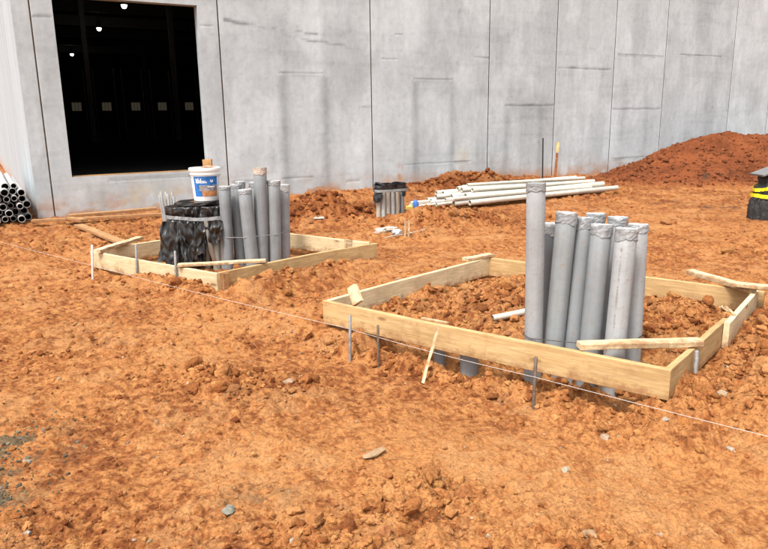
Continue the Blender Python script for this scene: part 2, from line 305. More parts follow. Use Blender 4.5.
# loose clods: one mesh of many small broken lumps
def clod_shapes(n, sub, seed):
    out = []
    for k in range(n):
        bm = bmesh.new(); bmesh.ops.create_icosphere(bm, subdivisions=sub, radius=1)
        v = np.array([q.co[:] for q in bm.verts]); f = np.array([[q.index for q in p.verts] for p in bm.faces]); bm.free()
        rg = np.random.default_rng(seed+k); o = rg.uniform(-50, 50, 3)
        d = .55*(vn(v[:, 0]*1.3+o[0], v[:, 1]*1.3+v[:, 2]*1.1+o[1], k)-.5)+.5*(vn(v[:, 2]*2.2+o[2], v[:, 0]*2.2-v[:, 1]*1.7+o[0], k+3)-.5)+.25*(vn(v[:, 1]*5+o[1], v[:, 2]*5+v[:, 0]*3.+o[2], k+5)-.5)
        v = v*(1+d[:, None])
        if sub > 2: v = v*(1+.22*(vn(v[:, 0]*7+o[1], v[:, 1]*7+v[:, 2]*5+o[0], k+7)-.5)+.12*(vn(v[:, 2]*15+o[1], v[:, 1]*15+v[:, 0]*11+o[2], k+9)-.5))[:, None]
        for _ in range(4 if sub < 3 else 8):                                   # broken faces
            nrm = rg.normal(size=3); nrm /= np.linalg.norm(nrm); c = rg.uniform(.45, .8); dd = v@nrm; v = v-np.outer(np.maximum(0, dd-c)*.85, nrm)
        v *= rg.uniform(.65, 1.2, 3)*[1, 1, .8]; out.append((v, f))
    return out
def scatter(x, y, z, size, shapes, rgb):
    Vs, Fs, Cs = [], [], []; off = 0; idx = RNG.integers(0, len(shapes), len(x))
    for k, (v, f) in enumerate(shapes):
        s = np.where(idx == k)[0]
        if not len(s): continue
        q = RNG.normal(size=(len(s), 4)); q /= np.linalg.norm(q, axis=1)[:, None]; a, b, c, d = q.T
        M = np.stack([1-2*(c*c+d*d), 2*(b*c-d*a), 2*(b*d+c*a), 2*(b*c+d*a), 1-2*(b*b+d*d), 2*(c*d-b*a), 2*(b*d-c*a), 2*(c*d+b*a), 1-2*(b*b+c*c)], 1).reshape(-1, 3, 3)
        P = np.einsum('nij,vj->nvi', M, v)*size[s][:, None, None]*np.array([1, 1, .82])+np.stack([x[s], y[s], z[s]], 1)[:, None]
        Vs.append(P.reshape(-1, 3)); Fs.append((f[None]+(np.arange(len(s))*len(v))[:, None, None]+off).reshape(-1, 3)); off += len(s)*len(v)
        Cs.append(np.repeat(rgb[s], len(v), 0))
    return np.concatenate(Vs), np.concatenate(Fs), np.concatenate(Cs)
def free_of_things(x, y):
    ok = np.ones(len(x), bool)
    for P, Qq in ((FA, FB), (FC, FD), (FA, FC), (FB, FD), (FL, FF), (FF, FR), (FR, FK), (FK, FL)):
        s, t = loc(x, y, P, Qq); ok &= ~((s > -.05) & (s < np.linalg.norm(Qq-P)+.05) & (np.abs(t) < .045))
    a = (x-WC[0])*WU[0]+(y-WC[1])*WU[1]; d = (x-WC[0])*WN[0]+(y-WC[1])*WN[1]; ok &= ~((a > -.1) & (d > -.06))
    return ok
def clod_field(n, smin, smax, r0, r1, power=2.4, fl=.03):
    u = RNG.random(n); r = r0*(r1/r0)**u; t = RNG.uniform(R(-42), R(42), n); x = r*np.sin(t); y = r*np.cos(t)
    rg = rough(x, y); keep = (RNG.random(n) < np.clip(rg*1.1-.1, 0, 2)**1.6+fl) & free_of_things(x, y); x, y, rg = x[keep], y[keep], rg[keep]
    s = smin*(1-RNG.random(len(x))*(1-(smin/smax)**power))**(-1/power); s = s*(.55+.6*rg)
    z = ground_z(x, y)+s*RNG.uniform(-.30, .38, len(x))
    c = soil_rgb(x, y)*RNG.uniform(.88, 1.22, (len(x), 1))*(1+RNG.uniform(-.05, .05, (len(x), 3)))
    return x, y, z, s, c
sh1 = clod_shapes(14, 1, 900); sh2 = clod_shapes(14, 2, 950); sh3 = clod_shapes(10, 3, 970); sh4 = clod_shapes(10, 4, 980)
parts = []
for args, shp in (((56000, .0048, .015, 1.7, 6.5, 1.9, .10), sh1), ((8600, .011, .032, 2.0, 9, 2.2, .02), sh2), ((16000, .020, .05, 5.0, 17, 2.2, .03), sh1), ((3000, .022, .05, 2.0, 9, 2.4, -.10), sh2), ((500, .05, .10, 5.5, 15, 2.5, 0), sh3)):
    q = clod_field(*args); parts.append(scatter(q[0], q[1], q[2], q[3], shp, q[4])+(shp is sh3,))
# heaps of broken clods
for cx, cy, rx, ry, an, n, smin, smax in ((-1.05, 4.15, .55, .28, -.3, 170, .013, .055), (.12, 2.70, .30, .20, .5, 150, .011, .048), (-.30, 2.42, .30, .16, 0, 110, .010, .042), (-1.55, 2.50, .22, .16, .4, 60, .010, .05), (.72, 2.33, .22, .09, 0, 70, .010, .04), (2.50, 4.10, .50, .28, .9, 300, .014, .075), (1.95, 3.58, .2, .12, .5, 70, .014, .06),
        (-.85, 6.95, .75, .13, .78, 170, .014, .06), (-1.9, 6.42, .3, .1, -.6, 60, .014, .05), (.75, 3.95, .9, .12, -.65, 170, .011, .045), (1.3, 5.9, .7, .45, .2, 220, .016, .07), (2.2, 5.2, .4, .4, .2, 120, .014, .06), (.35, 5.75, .35, .3, .7, 90, .012, .05), (-.45, 4.85, .2, .15, 0, 40, .012, .045), (3.0, 4.9, .4, .5, .8, 140, .02, .08), (-2.4, 4.6, .6, .35, 0, 60, .012, .045), (.3, 4.35, .4, .16, -.6, 60, .011, .04), (1.2, 10.5, .9, .22, .15, 90, .025, .065), (-.8, 11.2, 1.1, .35, .1, 130, .03, .09), (2.0, 15.6, 1.8, .4, .53, 150, .04, .10)):
    p = RNG.normal(size=n)*.6*rx; q = RNG.normal(size=n)*.6*ry; x = cx+p*math.cos(an)-q*math.sin(an); y = cy+p*math.sin(an)+q*math.cos(an); k = free_of_things(x, y); x, y = x[k], y[k]
    z_ = smin*(1-RNG.random(len(x))*(1-(smin/smax)**2.0))**(-1/2.0); parts.append(scatter(x, y, ground_z(x, y)+z_*RNG.uniform(-.1, .5, len(x)), z_, sh3 if smax > .054 and cy < 7 else sh2, soil_rgb(x, y)*RNG.uniform(.92, 1.22, (len(x), 1)))+(smax > .054 and cy < 7,))
# hand-set larger lumps where the photograph shows them
big = [(1.80, 3.58, .075), (1.97, 3.50, .065), (2.08, 3.70, .075), (1.70, 3.46, .05), (2.15, 3.58, .06), (2.35, 3.92, .09), (2.52, 4.1, .08), (2.45, 4.35, .07), (2.65, 4.5, .08), (2.22, 3.78, .06), (2.6, 4.2, .07), (2.75, 4.7, .08), (.5, 6.13, .085), (.62, 6.3, .07), (.42, 6.0, .05), (.9, 5.6, .06), (-1.3, 4.35, .07), (-1.05, 4.1, .075), (-1.2, 4.0, .06), (-.85, 4.3, .05), (-.95, 3.95, .055),
       (.2, 2.75, .05), (.02, 2.6, .055), (.1, 2.5, .05), (-.15, 2.45, .05), (-.3, 2.5, .04), (.72, 2.3, .05), (-1.15, 6.55, .09), (-1.4, 6.42, .07), (-.8, 6.85, .07), (-2.02, 6.42, .08), (-1.85, 6.35, .06), (-2.25, 6.6, .05), (-.42, 5.0, .06), (4.3, 10.2, .10), (4.42, 10.22, .07), (.75, 3.55, .05), (1.2, 3.42, .045), (-.62, 5.1, .05)]
bx = np.array([b[0] for b in big]); by = np.array([b[1] for b in big]); bs = np.array([b[2] for b in big])
parts.append(scatter(bx, by, ground_z(bx, by, False)+bs*.25, bs, sh4, soil_rgb(bx, by)*RNG.uniform(.95, 1.2, (len(bx), 1)))+(True,))
# clods on the mound
n = 3200; a = RNG.uniform(11.2, 21, n); d = RNG.uniform(.3, 4.6, n); x = WC[0]+WU[0]*a-WN[0]*d; y = WC[1]+WU[1]*a-WN[1]*d
from mathutils.bvhtree import BVHTree
bvh = BVHTree.FromPolygons(V.tolist(), Q.tolist()); z = np.array([(lambda h: h[0].z if h[0] else -9)(bvh.ray_cast(Vector((p, q, 5)), Vector((0, 0, -1)))) for p, q in zip(x, y)])
k = z > .0; sz = .022*(1-RNG.random(n)*.93)**(-1/2.6); parts.append(scatter(x[k], y[k], z[k]+sz[k]*.2, sz[k], sh1, (np.array([.17, .056, .022])*RNG.uniform(.75, 1.25, (n, 1)))[k])+(False,))
k = np.where((z > .0) & (z < .75))[0][:420]; sz = RNG.uniform(.03, .085, len(k)); parts.append(scatter(x[k], y[k], z[k]+sz*.2, sz, sh2, np.array([.16, .052, .021])*RNG.uniform(.8, 1.25, (len(k), 1)))+(False,))
off = 0; VV, FF_, CC, SM = [], [], [], []
for v, f, c, sm in parts: VV.append(v); FF_.append(f+off); CC.append(c); off += len(v); SM.append(np.full(len(f), sm))
cl = big_mesh('soil_clods', np.concatenate(VV), np.concatenate(FF_), m_soil, np.concatenate(CC), smooth=False, tri=True); cl['kind'] = 'stuff'; cl.data.polygons.foreach_set('use_smooth', np.concatenate(SM))
cl['label'] = 'loose clods of orange clay scattered over the ground'

# gravel in the grey patches and small stones over the near ground
def stones(name, x, y, s, col, label):
    v, f, c = scatter(x, y, ground_z(x, y)+s*RNG.uniform(-.2, .35, len(x)), s, sh1, col); o = big_mesh(name, v, f, m_soil, c, smooth=False, tri=True); o['kind'] = 'stuff'; o['label'] = label
n = 800; pick = RNG.random(n) < .7; x = np.where(pick, -2.04+RNG.normal(size=n)*.17, -1.80+RNG.normal(size=n)*.11); y = np.where(pick, 3.18+RNG.normal(size=n)*.22, 2.70+RNG.normal(size=n)*.14)
stones('gravel', x, y, .005*(1-RNG.random(n)*.96)**(-1/2.4), np.array([.125, .108, .072])*RNG.uniform(.45, 1.6, (n, 1))*(1+RNG.uniform(-.08, .08, (n, 3))), 'dark grey gravel pressed into the clay at the lower left')
n = 420; r = 1.9*(4.5**RNG.random(n)); t = RNG.uniform(R(-36), R(36), n); x = r*np.sin(t); y = r*np.cos(t); k = free_of_things(x, y); x, y = x[k], y[k]; n = len(x)
stones('pebbles', x, y, .0055*(1-RNG.random(n)*.95)**(-1/2.6)*np.clip(y/3.2, 1, 2), np.array([.36, .26, .17])*RNG.uniform(.55, 1.15, (n, 1))*(1+RNG.uniform(-.1, .1, (n, 3))), 'small pale pebbles scattered in the near clay')

# ------------------------------------------------------------------ warehouse (local x along the wall, y into the building)
WH = 9.0; WF = .62
ware = tag(empty('warehouse_building', (WC[0], WC[1], 0), WA), 'grey concrete panel warehouse with a dark open doorway', 'building')
MARKS = [(.28, .56, 3.30, .06, .5), (3.02, 3.25, 3.28, .05, .5), (6.8, 7.2, 2.81, .055, .75), (7.15, 7.35, 3.33, .05, .4), (9.26, 9.69, 2.92, .035, .8), (10.2, 11.78, 1.86, .07, .75), (11.86, 13.75, 2.76, .07, .75),
         (13.95, 15.82, 3.13, .075, .75), (13.9, 15.84, 1.755, .07, .6), (14.0, 15.83, .435, .09, .75), (16.45, 18.36, 3.21, .07, .75), (4.46, 5.14, .45, .075, .6), (5.9, 6.24, .31, .09, .55), (3.42, 3.95, .43, .08, .45), (8.75, 9.15, .56, .14, .3), (7.35, 9.2, .58, .04, .35),
         (7.6, 9.6, .135, .07, .35), (5.9, 7.02, 1.855, .012, .8), (6.66, 6.98, 1.685, .014, .6), (4.50, 5.45, 2.485, .05, .45), (7.62, 8.68, 2.42, .05, .35), (1.2, 2.66, .60, .10, .35), (17, 18.3, .9, .05, .3), (19.2, 20.9, 2.4, .06, .3)]
CRACK = [(3.45, 3.41, 4.46, 3.30, .075, .75), (4.46, 3.30, 5.36, 3.25, .035, .7), (5.0, 3.14, 5.96, 3.06, .06, .65), (5.96, 3.01, 6.5, 2.99, .05, .45), (4.5, 3.22, 5.0, 3.18, .05, .35)]
GHOST = [(4.56, 5.48, 2.46, .11, .24), (7.66, 8.66, 2.40, .09, .25), (10.27, 11.36, 1.83, .10, .20), (14.3, 15.2, 2.5, .12, .10), (17.0, 17.9, 2.2, .12, .08)]
PANB = {0: .42, 1: .425, 2: .465, 3: .47, 4: .44, 5: .465, 6: .49, 7: .44, 8: .505, 9: .49}
def wall_rgb(u, z, base):
    L = base+.02+.13*(fbm(u*.8, z*.8, 401, 5)-.5)+.07*(fbm(u*5, z*.35, 411, 4)-.5)+.04*(fbm(u*4, z*4, 421, 4)-.5)
    L = L-.05*ss(.50, .70, fbm(u*1.5, z*1.0, 431, 5))+.055*ss(.48, .66, fbm(u*2.1+5, z*1.2, 441, 5))
    L = L-.04*ss(.70, .78, fbm(u*13, z*13, 443, 3))-.03*ss(.62, .72, fbm(u*.7+9, z*9, 445, 4))
    brk = fbm(u*6, z*14, 451, 3)
    for a, b, zz, th, k in MARKS:
        m = ss(a-.03, a+.03, u)*(1-ss(b-.03, b+.03, u))*np.exp(-((z-zz+.008*np.sin(u*9))/(th*.42))**4)*(.55+.9*(brk-.25))
        L = L*(1-k*.55*np.clip(m*np.clip(3.2*fbm(u*3.1, z*2, 455, 4)-.62, .35, 1.15), 0, 1)); dr = ss(a, a+.1, u)*(1-ss(b-.1, b, u))*ss(zz-.55, zz, z)*(z < zz)*np.clip(fbm(u*11, z*.8, 461, 2)-.42, 0, 1); L = L*(1-.35*k*dr)
    for a, za, b, zb, th, k in CRACK:
        zz = za+(zb-za)*(u-a)/(b-a)+.012*np.sin(u*13); m = ss(a-.02, a+.02, u)*(1-ss(b-.02, b+.02, u))*np.exp(-((z-zz)/(th*.45))**4)*np.clip(fbm(u*4, z*3, 471, 3)*2.6-.65, 0, 1)
        L = L*(1-k*.7*m)
    for a, b, zt, wd, k in GHOST:
        e = np.maximum(np.exp(-((u-a)/wd)**2), np.exp(-((u-b)/wd)**2))*(z < zt)*ss(0, .4, zt+.25-z)*(.6+.8*fbm(u*3, z*1.5, 481, 3)); e = np.maximum(e, .5*np.exp(-((z-zt)/.05)**2)*(u > a)*(u < b)); L = L*(1-k*e)
    L = L*(1-.16*np.exp(-((u-9.48)/.16)**2)*ss(2.9, 2.5, z)*(.4+fbm(u*8, z*.8, 491, 3)))
    c = L[:, None]*np.array([.885, .968, 1.0])
    sp = np.clip((1-ss(.02, .55, z))*ss(.38, .62, fbm(u*3.2, z*4.5, 501, 4))*.75+.5*(1-ss(0, .16, z)), 0, .8)
    sp = np.maximum(sp, .9*np.exp(-((u-7.25)/.075)**4-((z-.40)/.20)**4)*ss(.25, .45, fbm(u*9, z*6, 511, 3))); sp = np.maximum(sp, .85*ss(.45, .55, np.exp(-((u-5.35)/.5)**2-((z-.05)/.24)**2)*(.6+.8*fbm(u*8, z*8, 521, 3))))
    sp = np.maximum(sp, .20*(1-ss(.0, 1.0, z))*ss(.45, .65, fbm(u*1.3, z*1.6, 531, 3)))
    ye = .4*(np.exp(-((u-9.0)/.2)**2-((z-.65)/.25)**2)+np.exp(-((u-1.9)/.7)**2-((z-.3)/.2)**2))*ss(.45, .62, fbm(u*5, z*5, 541, 3))
    c = c+(np.array([.40, .20, .09])-c)*sp[:, None]; return c+(np.array([.50, .42, .24])-c)*ye[:, None]
def panel(u0, u1, base, name='wall_panel', hole=None):
    gp = .012; a, b = u0+gp, u1-gp; ch = .005
    us = np.concatenate([[a, a+ch], np.linspace(a+ch, b-ch, max(6, int((b-a)/(.034 if u0 < 18 else .09))))[1:-1], [b-ch, b]]); zs = np.concatenate([np.arange(-.6, 4.95, .036 if u0 < 18 else .09), [5.5, 6.5, 7.7, WH]])
    if hole:
        ha, hb, h0, h1 = hole
        us = np.unique(np.concatenate([us[(np.abs(us-ha) > .012) & (np.abs(us-hb) > .012)], [ha, hb]])); zs = np.unique(np.concatenate([zs[(np.abs(zs-h0) > .012) & (np.abs(zs-h1) > .012)], [h0, h1]]))
    Z, U = np.meshgrid(zs, us, indexing='ij'); nu, nz = len(us), len(zs); U = U.ravel(); Z = Z.ravel()
    D = np.zeros_like(U); D[(U <= a+1e-6) | (U >= b-1e-6)] = ch
    D = D+.0025*(fbm(U*3, Z*3, 551, 3)-.5)
    for p, q, zz, th, k in MARKS: D += .004*(U > p)*(U < q)*np.exp(-((Z-zz)/(th*.3))**4)
    F = np.c_[U, D, Z]; q = grid_quads(nz, nu)
    if hole:
        cu = F[q].mean(1); keep = ~((cu[:, 0] > ha) & (cu[:, 0] < hb) & (cu[:, 2] > h0) & (cu[:, 2] < h1)); q = q[keep]
    ed = set()
    for l in q.tolist():
        for i in range(4): ed.add((l[i], l[(i+1) % 4]))
    be = [e for e in ed if (e[1], e[0]) not in ed]; idx = sorted({i for e in be for i in e}); N = len(F); mp = {v: N+k for k, v in enumerate(idx)}
    R_ = F[idx].copy(); R_[:, 1] = .2; rgb = wall_rgb(U, Z, base)
    side = np.array([(e[1], e[0], mp[e[0]], mp[e[1]]) for e in be]); M_ = N+len(R_)
    xs = [a, ha, hb, b] if hole else [a, b]; zz = [zs[0], h0, h1, zs[-1]] if hole else [zs[0], zs[-1]]
    bv = np.array([(p, .2, r_) for r_ in zz for p in xs]); bq = [(M_+j*len(xs)+i, M_+(j+1)*len(xs)+i, M_+(j+1)*len(xs)+i+1, M_+j*len(xs)+i+1) for j in range(len(zz)-1) for i in range(len(xs)-1) if not (hole and i == 1 and j == 1)]
    return big_mesh(name, np.concatenate([F, R_, bv]), np.concatenate([q, side, np.array(bq)]), m_con, np.concatenate([rgb, rgb[idx], np.full((len(bv), 3), .1)]), smooth=False, parent=ware)
def cube(name, x0, x1, y0, y1, z0, z1, m, parent):
    v = [(x, y, z) for x in (x0, x1) for y in (y0, y1) for z in (z0, z1)]
    return mesh(name, v, [(0, 1, 3, 2), (4, 6, 7, 5), (0, 4, 5, 1), (2, 3, 7, 6), (0, 2, 6, 4), (1, 5, 7, 3)], m, parent)
joints = [.262, 3.355, 6.56, 9.70, 11.80, 13.855, 15.865, 18.92, 20.95, 24.0, 27.1, 30.2]
for i in range(len(joints)-1):
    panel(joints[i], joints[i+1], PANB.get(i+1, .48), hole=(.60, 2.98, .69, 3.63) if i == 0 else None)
for u in joints[:-1]: cube('joint_sealant', u-.0118, u+.0118, .0065, .05, -.6, WH, m_seal, ware)
# side wall: panels run back from the corner, their end shows as a narrow strip beside the doorway panel
def side_panel(y0, y1, first):
    dd = .07 if y0 < 12 else .3; ys = np.concatenate([[y0+.01], np.arange(y0+.06, y1-.02, dd), [y1-.01]]); zs = np.concatenate([np.arange(-.6, 5, .07), [6, 7.5, WH]])
    Z, Y = np.meshgrid(zs, ys, indexing='ij'); ny, nz = len(ys), len(zs); Y = Y.ravel(); Z = Z.ravel(); n = len(Y)
    st = .43+.16*(fbm(Y*4, Z*.25, 601, 4)-.5)+.08*(fbm(Y*15, Z*.5, 611, 3)-.5); rgb = st[:, None]*np.array([.90, .985, 1.03]); sp = .5*(1-ss(0, .4, Z)); rgb = rgb+(np.array([.5, .25, .11])-rgb)*sp[:, None]
    A = np.c_[np.zeros(n), Y, Z]; q = grid_quads(nz, ny)[:, ::-1]
    us = np.linspace(0, .25, 10)[1:]; V = [A]; F = [q]; Cc = [rgb]; off = n
    ze, ue = np.meshgrid(zs, us, indexing='ij'); E_ = np.c_[ue.ravel(), np.full(ue.size, y0+.01), ze.ravel()]
    nu = len(us)+1; grid = np.empty((nz, nu), int); grid[:, 0] = np.arange(nz)*ny; grid[:, 1:] = off+np.arange(nz*len(us)).reshape(nz, -1)
    V.append(E_); Cc.append(wall_rgb(E_[:, 0], E_[:, 2], .415)); off += len(E_)
    F.append(np.stack([grid[:-1, :-1], grid[:-1, 1:], grid[1:, 1:], grid[1:, :-1]], -1).reshape(-1, 4))
    V.append(np.array([(.25, y0+.01, -.6), (.25, y1-.01, -.6), (.25, y1-.01, WH), (.25, y0+.01, WH)])); F.append(np.array([[off, off+1, off+2, off+3]])); Cc.append(np.full((4, 3), .05))
    return big_mesh('wall_panel', np.concatenate(V), np.concatenate(F), m_con, np.concatenate(Cc), smooth=False, parent=ware)
sj = [0, 6.2, 12.4, 18.6, 24.8, 31, 40, 50, 61]
for a, b in zip(sj[:-1], sj[1:]): side_panel(a, b, a == 0)
for y in sj[1:-1]: cube('joint_sealant', .02, .05, y-.009, y+.009, -.6, WH, m_seal, ware)
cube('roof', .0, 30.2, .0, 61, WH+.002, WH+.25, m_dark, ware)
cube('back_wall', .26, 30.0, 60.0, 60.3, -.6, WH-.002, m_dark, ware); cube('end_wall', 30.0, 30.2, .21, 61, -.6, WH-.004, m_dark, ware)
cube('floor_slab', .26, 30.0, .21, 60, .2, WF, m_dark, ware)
for k in range(9): cube('roof_joist', .3, 29.9, 5+6*k, 5.25+6*k, 7.5, 8.1, m_steel, ware)
for u, d in ((4.46, 25), (8.74, 25), (11.5, 45), (20, 25), (20, 45)): cube('column', u-.12, u+.12, d, d+.24, WF+.001, 8.99, m_steel, ware)
for sl_ in (.131, .143, .169, .179, .205, .216, .242, .252, .279): u = sl_*39.87-.73; cube('wall_stud', u-.03, u+.03, 27.0, 27.10, WF+.001, 4.4, m_steel, ware)
m_pane = emit('dusty_lit_pane', (.30, .25, .17), .05)
for u in (7.93, 10.65, 13.38, 15.97, 18.70):
    wn = cube('window', u-.46, u+.46, 59.90, 59.998, 2.68, 3.56, m_steel, ware)
    for k in (-1, 0, 1): cube('pane', u+k*.29-.12, u+k*.29+.12, 59.87, 59.897, 2.74, 3.50, m_pane, wn)
cube('sill_mud', .62, 2.96, .03, .17, .689, .705, m_pine3, ware)
m_lamp = emit('lamp_glow', (1, .97, .92), 3)
for u, d, pos in ((6.06, 22.7, 'nearest and highest'), (6.25, 31.7, 'middle'), (6.7, 48.9, 'farthest and lowest')):
    p = WC+WU*u+WN*d; t = tag(empty('ceiling_lamp', (p[0], p[1], 7.0), WA), 'round white ceiling lamp inside the dark doorway, %s of the three' % pos, 'lamp', 'lamps glowing inside the warehouse')
    vs = []; fs = []
    for j, (r, z) in enumerate(((.04, 1.99), (.04, .42), (.10, .36), (.17, .05), (.17, .0), (.15, .0))):
        vs += [(r*math.cos(i*math.pi/8), r*math.sin(i*math.pi/8), z) for i in range(16)]
        if j: fs += [((j-1)*16+i, (j-1)*16+(i+1) % 16, j*16+(i+1) % 16, j*16+i) for i in range(16)]
    mesh('housing', vs, fs, m_steel, t)
    vs = [(.125*math.cos(i*math.pi/8), .125*math.sin(i*math.pi/8), z) for z in (.02, -.06) for i in range(16)]+[(.09*math.cos(i*math.pi/8), .09*math.sin(i*math.pi/8), -.14) for i in range(16)]+[(0, 0, -.17)]
    mesh('bulb_glass', vs, [(i, (i+1) % 16, 16+(i+1) % 16, 16+i) for i in range(16)]+[(16+i, 16+(i+1) % 16, 32+(i+1) % 16, 32+i) for i in range(16)]+[(32+i, 32+(i+1) % 16, 48) for i in range(16)], m_lamp, t, True)

# ------------------------------------------------------------------ timber
def plank_mesh(name, L, wd, th, m, parent=None, bow=0, seed=0, seg=None):
    """board from x=0 to L, width along local Z (0..wd), thickness along local Y (centred)"""
    seg = seg or max(4, int(L/.07)); c = min(.004, th*.15); h = th/2; rg = random.Random(seed)
    sec = [(-h+c, 0), (h-c, 0), (h, c), (h, wd-c), (h-c, wd), (-h+c, wd), (-h, wd-c), (-h, c)]
    vs = []; ph = rg.uniform(0, 6)
    for i in range(seg+1):
        t = i/seg; x = t*L
        if i == 0: x = -.002
        b = bow*math.sin(t*math.pi)+.0015*math.sin(t*9+ph); up = .0015*math.sin(t*7+ph*2)
        for (y, z) in sec: vs.append((x+rg.uniform(-.0008, .0008), y+b+rg.uniform(-.0006, .0006), z+up+rg.uniform(-.0006, .0006)))
    fs = [(i*8+j, (i+1)*8+j, (i+1)*8+(j+1) % 8, i*8+(j+1) % 8) for i in range(seg) for j in range(8)]
    fs += [tuple(range(8)), tuple(seg*8+7-j for j in range(8))]
    fs = [tuple(reversed(f)) for f in fs]
    return mesh(name, vs, fs, m, parent)
def aim(o, a, b, up=(0, 0, 1)):
    a = Vector(a); b = Vector(b); x = (b-a).normalized(); u = Vector(up); y = u.cross(x).normalized(); z = x.cross(y)
    o.matrix_local = Matrix(((x.x, y.x, z.x, a.x), (x.y, y.y, z.y, a.y), (x.z, y.z, z.z, a.z), (0, 0, 0, 1)))
def board_between(name, a, b, wd, th, m, parent=None, up=(0, 0, 1), bow=0, seed=0):
    a = Vector(a); b = Vector(b); o = plank_mesh(name, (b-a).length, wd, th, m, parent, bow, seed); aim(o, a, b, up); return o
def flat_board(name, a, b, wd, th, m, seed=0, tilt=0):
    """lies on its wide face: a,b are the ends of the underside centre line"""
    a = Vector(a); b = Vector(b); x = (b-a).normalized(); side = Vector((0, 0, 1)).cross(x).normalized()
    if tilt: side = Quaternion(x, tilt) @ side
    return board_between(name, a-side*wd/2+Vector((0, 0, th/2)), b-side*wd/2+Vector((0, 0, th/2)), wd, th, m, None, side, 0, seed)
H = .187; T = .038
def form(name, corners, label):
    e = empty(name, (corners[0][0], corners[0][1], 0)); tag(e, label, 'formwork', 'square timber forms round the conduits'); return e
def fb(parent, a, b, z0=0.0, m=m_pine, bow=0, seed=0, th=T, wd=H, off=0, name='board', e0=0, e1=0):
    o = Vector(parent.location); a = Vector((a[0], a[1], z0)); b = Vector((b[0], b[1], z0)); d = (b-a).normalized(); nrm = Vector((-d.y, d.x, 0))
    return board_between(name, a-d*e0+nrm*off-o, b+d*e1+nrm*off-o, wd, th, m, parent, (0, 0, 1), bow, seed)
f1 = form('concrete_form', (FA, FB, FC, FD), 'nearest square timber form, round the tall grey conduits on the right')
fb(f1, FA, FB, .0, m_pine, -.012, 1, e0=.0, e1=.02)
fb(f1, FA, FC, .004, m_pine2, .01, 2, off=-.02, e0=-.022, e1=.02)
fb(f1, FC, FD, .0, m_pine, .0, 3, e0=.05, e1=.06)
mid = FB+(FD-FB)*.56
fb(f1, FB, mid, .002, m_pine, .0, 4, e0=-.022); fb(f1, mid-(FD-FB)*.06+np.array([.032, -.027]), FD, .008, m_pine2, .0, 5, e1=-.03)
b1 = FA+(FB-FA)*.03
bb = board_between('corner_cleat', Vector((-.235, 5.075, .188))-f1.location, Vector((-.285, 5.155, .300))-f1.location, .088, .040, m_pine2, f1, Vector((.79, -.61, 0)), 0, 6)
f2 = form('concrete_form', (FL, FF, FR, FK), 'farther square timber form, round the plastic wrapped bundle on the left')
fb(f2, FL, FF, -.005, m_pine2, -.02, 7, e1=.02); fb(f2, FF, FR, -.005, m_pine, .05, 8, e0=-.022, e1=.06); fb(f2, FK, FR, .015, m_pine2, .0, 9, e1=-.02, off=-.02); fb(f2, FL, FK, .0, m_pine2, .0, 10, e0=-.022)
fcl = board_between('corner_cleat', Vector((FF[0]+.045, FF[1]+.01, .0))-f2.location, Vector((FF[0]+.047, FF[1]+.012, .17))-f2.location, .07, .03, m_pine3, f2, Vector((.717, .697, 0)), 0, 11)
# loose timber
tag(flat_board('scrap_lumber', (1.20, 3.985, .197), (1.96, 4.01, .197), .088, .038, m_pine2, 21), 'short pale stud lying across the front corner of the nearest form', 'lumber')
tag(flat_board('scrap_lumber', (2.74, 5.92, .205), (2.95, 5.26, .20), .088, .038, m_pine2, 22), 'pale stud lying across the back right corner of the nearest form', 'lumber')
tag(flat_board('scrap_lumber', (2.80, 5.33, .242), (3.30, 5.00, .242), .088, .03, m_pine2, 23), 'short pale board lying on top of the stud at the right picture edge', 'lumber')
tag(flat_board('scrap_lumber', (.82, 6.67, .193), (1.12, 6.89, .193), .09, .03, m_pine2, 24), 'pale offcut lying flat on the back left corner of the nearest form', 'lumber')
tag(flat_board('scrap_lumber', (-3.18, 7.40, .192), (-2.97, 8.17, .205), .088, .036, m_pine2, 25), 'pale stud lying across the left corner of the farther form', 'lumber')
tag(flat_board('scrap_lumber', (-2.05, 6.61, .192), (-1.20, 6.76, .196), .088, .026, m_pine2, 26), 'long pale batten laid along the front corner of the farther form', 'lumber')
tag(board_between('scrap_lumber', (-.44, 7.52, .19), (-.43, 7.53, .275), .10, .036, m_pine2, None, (.72, .69, 0), 0, 27), 'small upright pale block standing on the right corner of the farther form', 'lumber')
tag(flat_board('scrap_lumber', (-4.78, 10.56, .02), (-3.30, 8.72, .01), .14, .036, m_pine3, 28), 'long muddy plank lying on the clay towards the farther form', 'lumber')
tag(flat_board('scrap_lumber', (-5.72, 10.98, .03), (-3.72, 11.44, .05), .09, .045, m_pine3, 29), 'long muddy stud lying in front of the doorway, lower of the two', 'lumber')
tag(flat_board('scrap_lumber', (-5.20, 11.16, .085), (-3.98, 11.86, .10), .14, .04, m_pine3, 30), 'long muddy plank leaning along the wall below the doorway, upper of the two', 'lumber')
tag(flat_board('scrap_lumber', (-5.16, 11.08, .06), (-4.78, 10.78, .06), .12, .04, m_pine3, 31), 'short muddy offcut crossing the planks below the doorway', 'lumber')

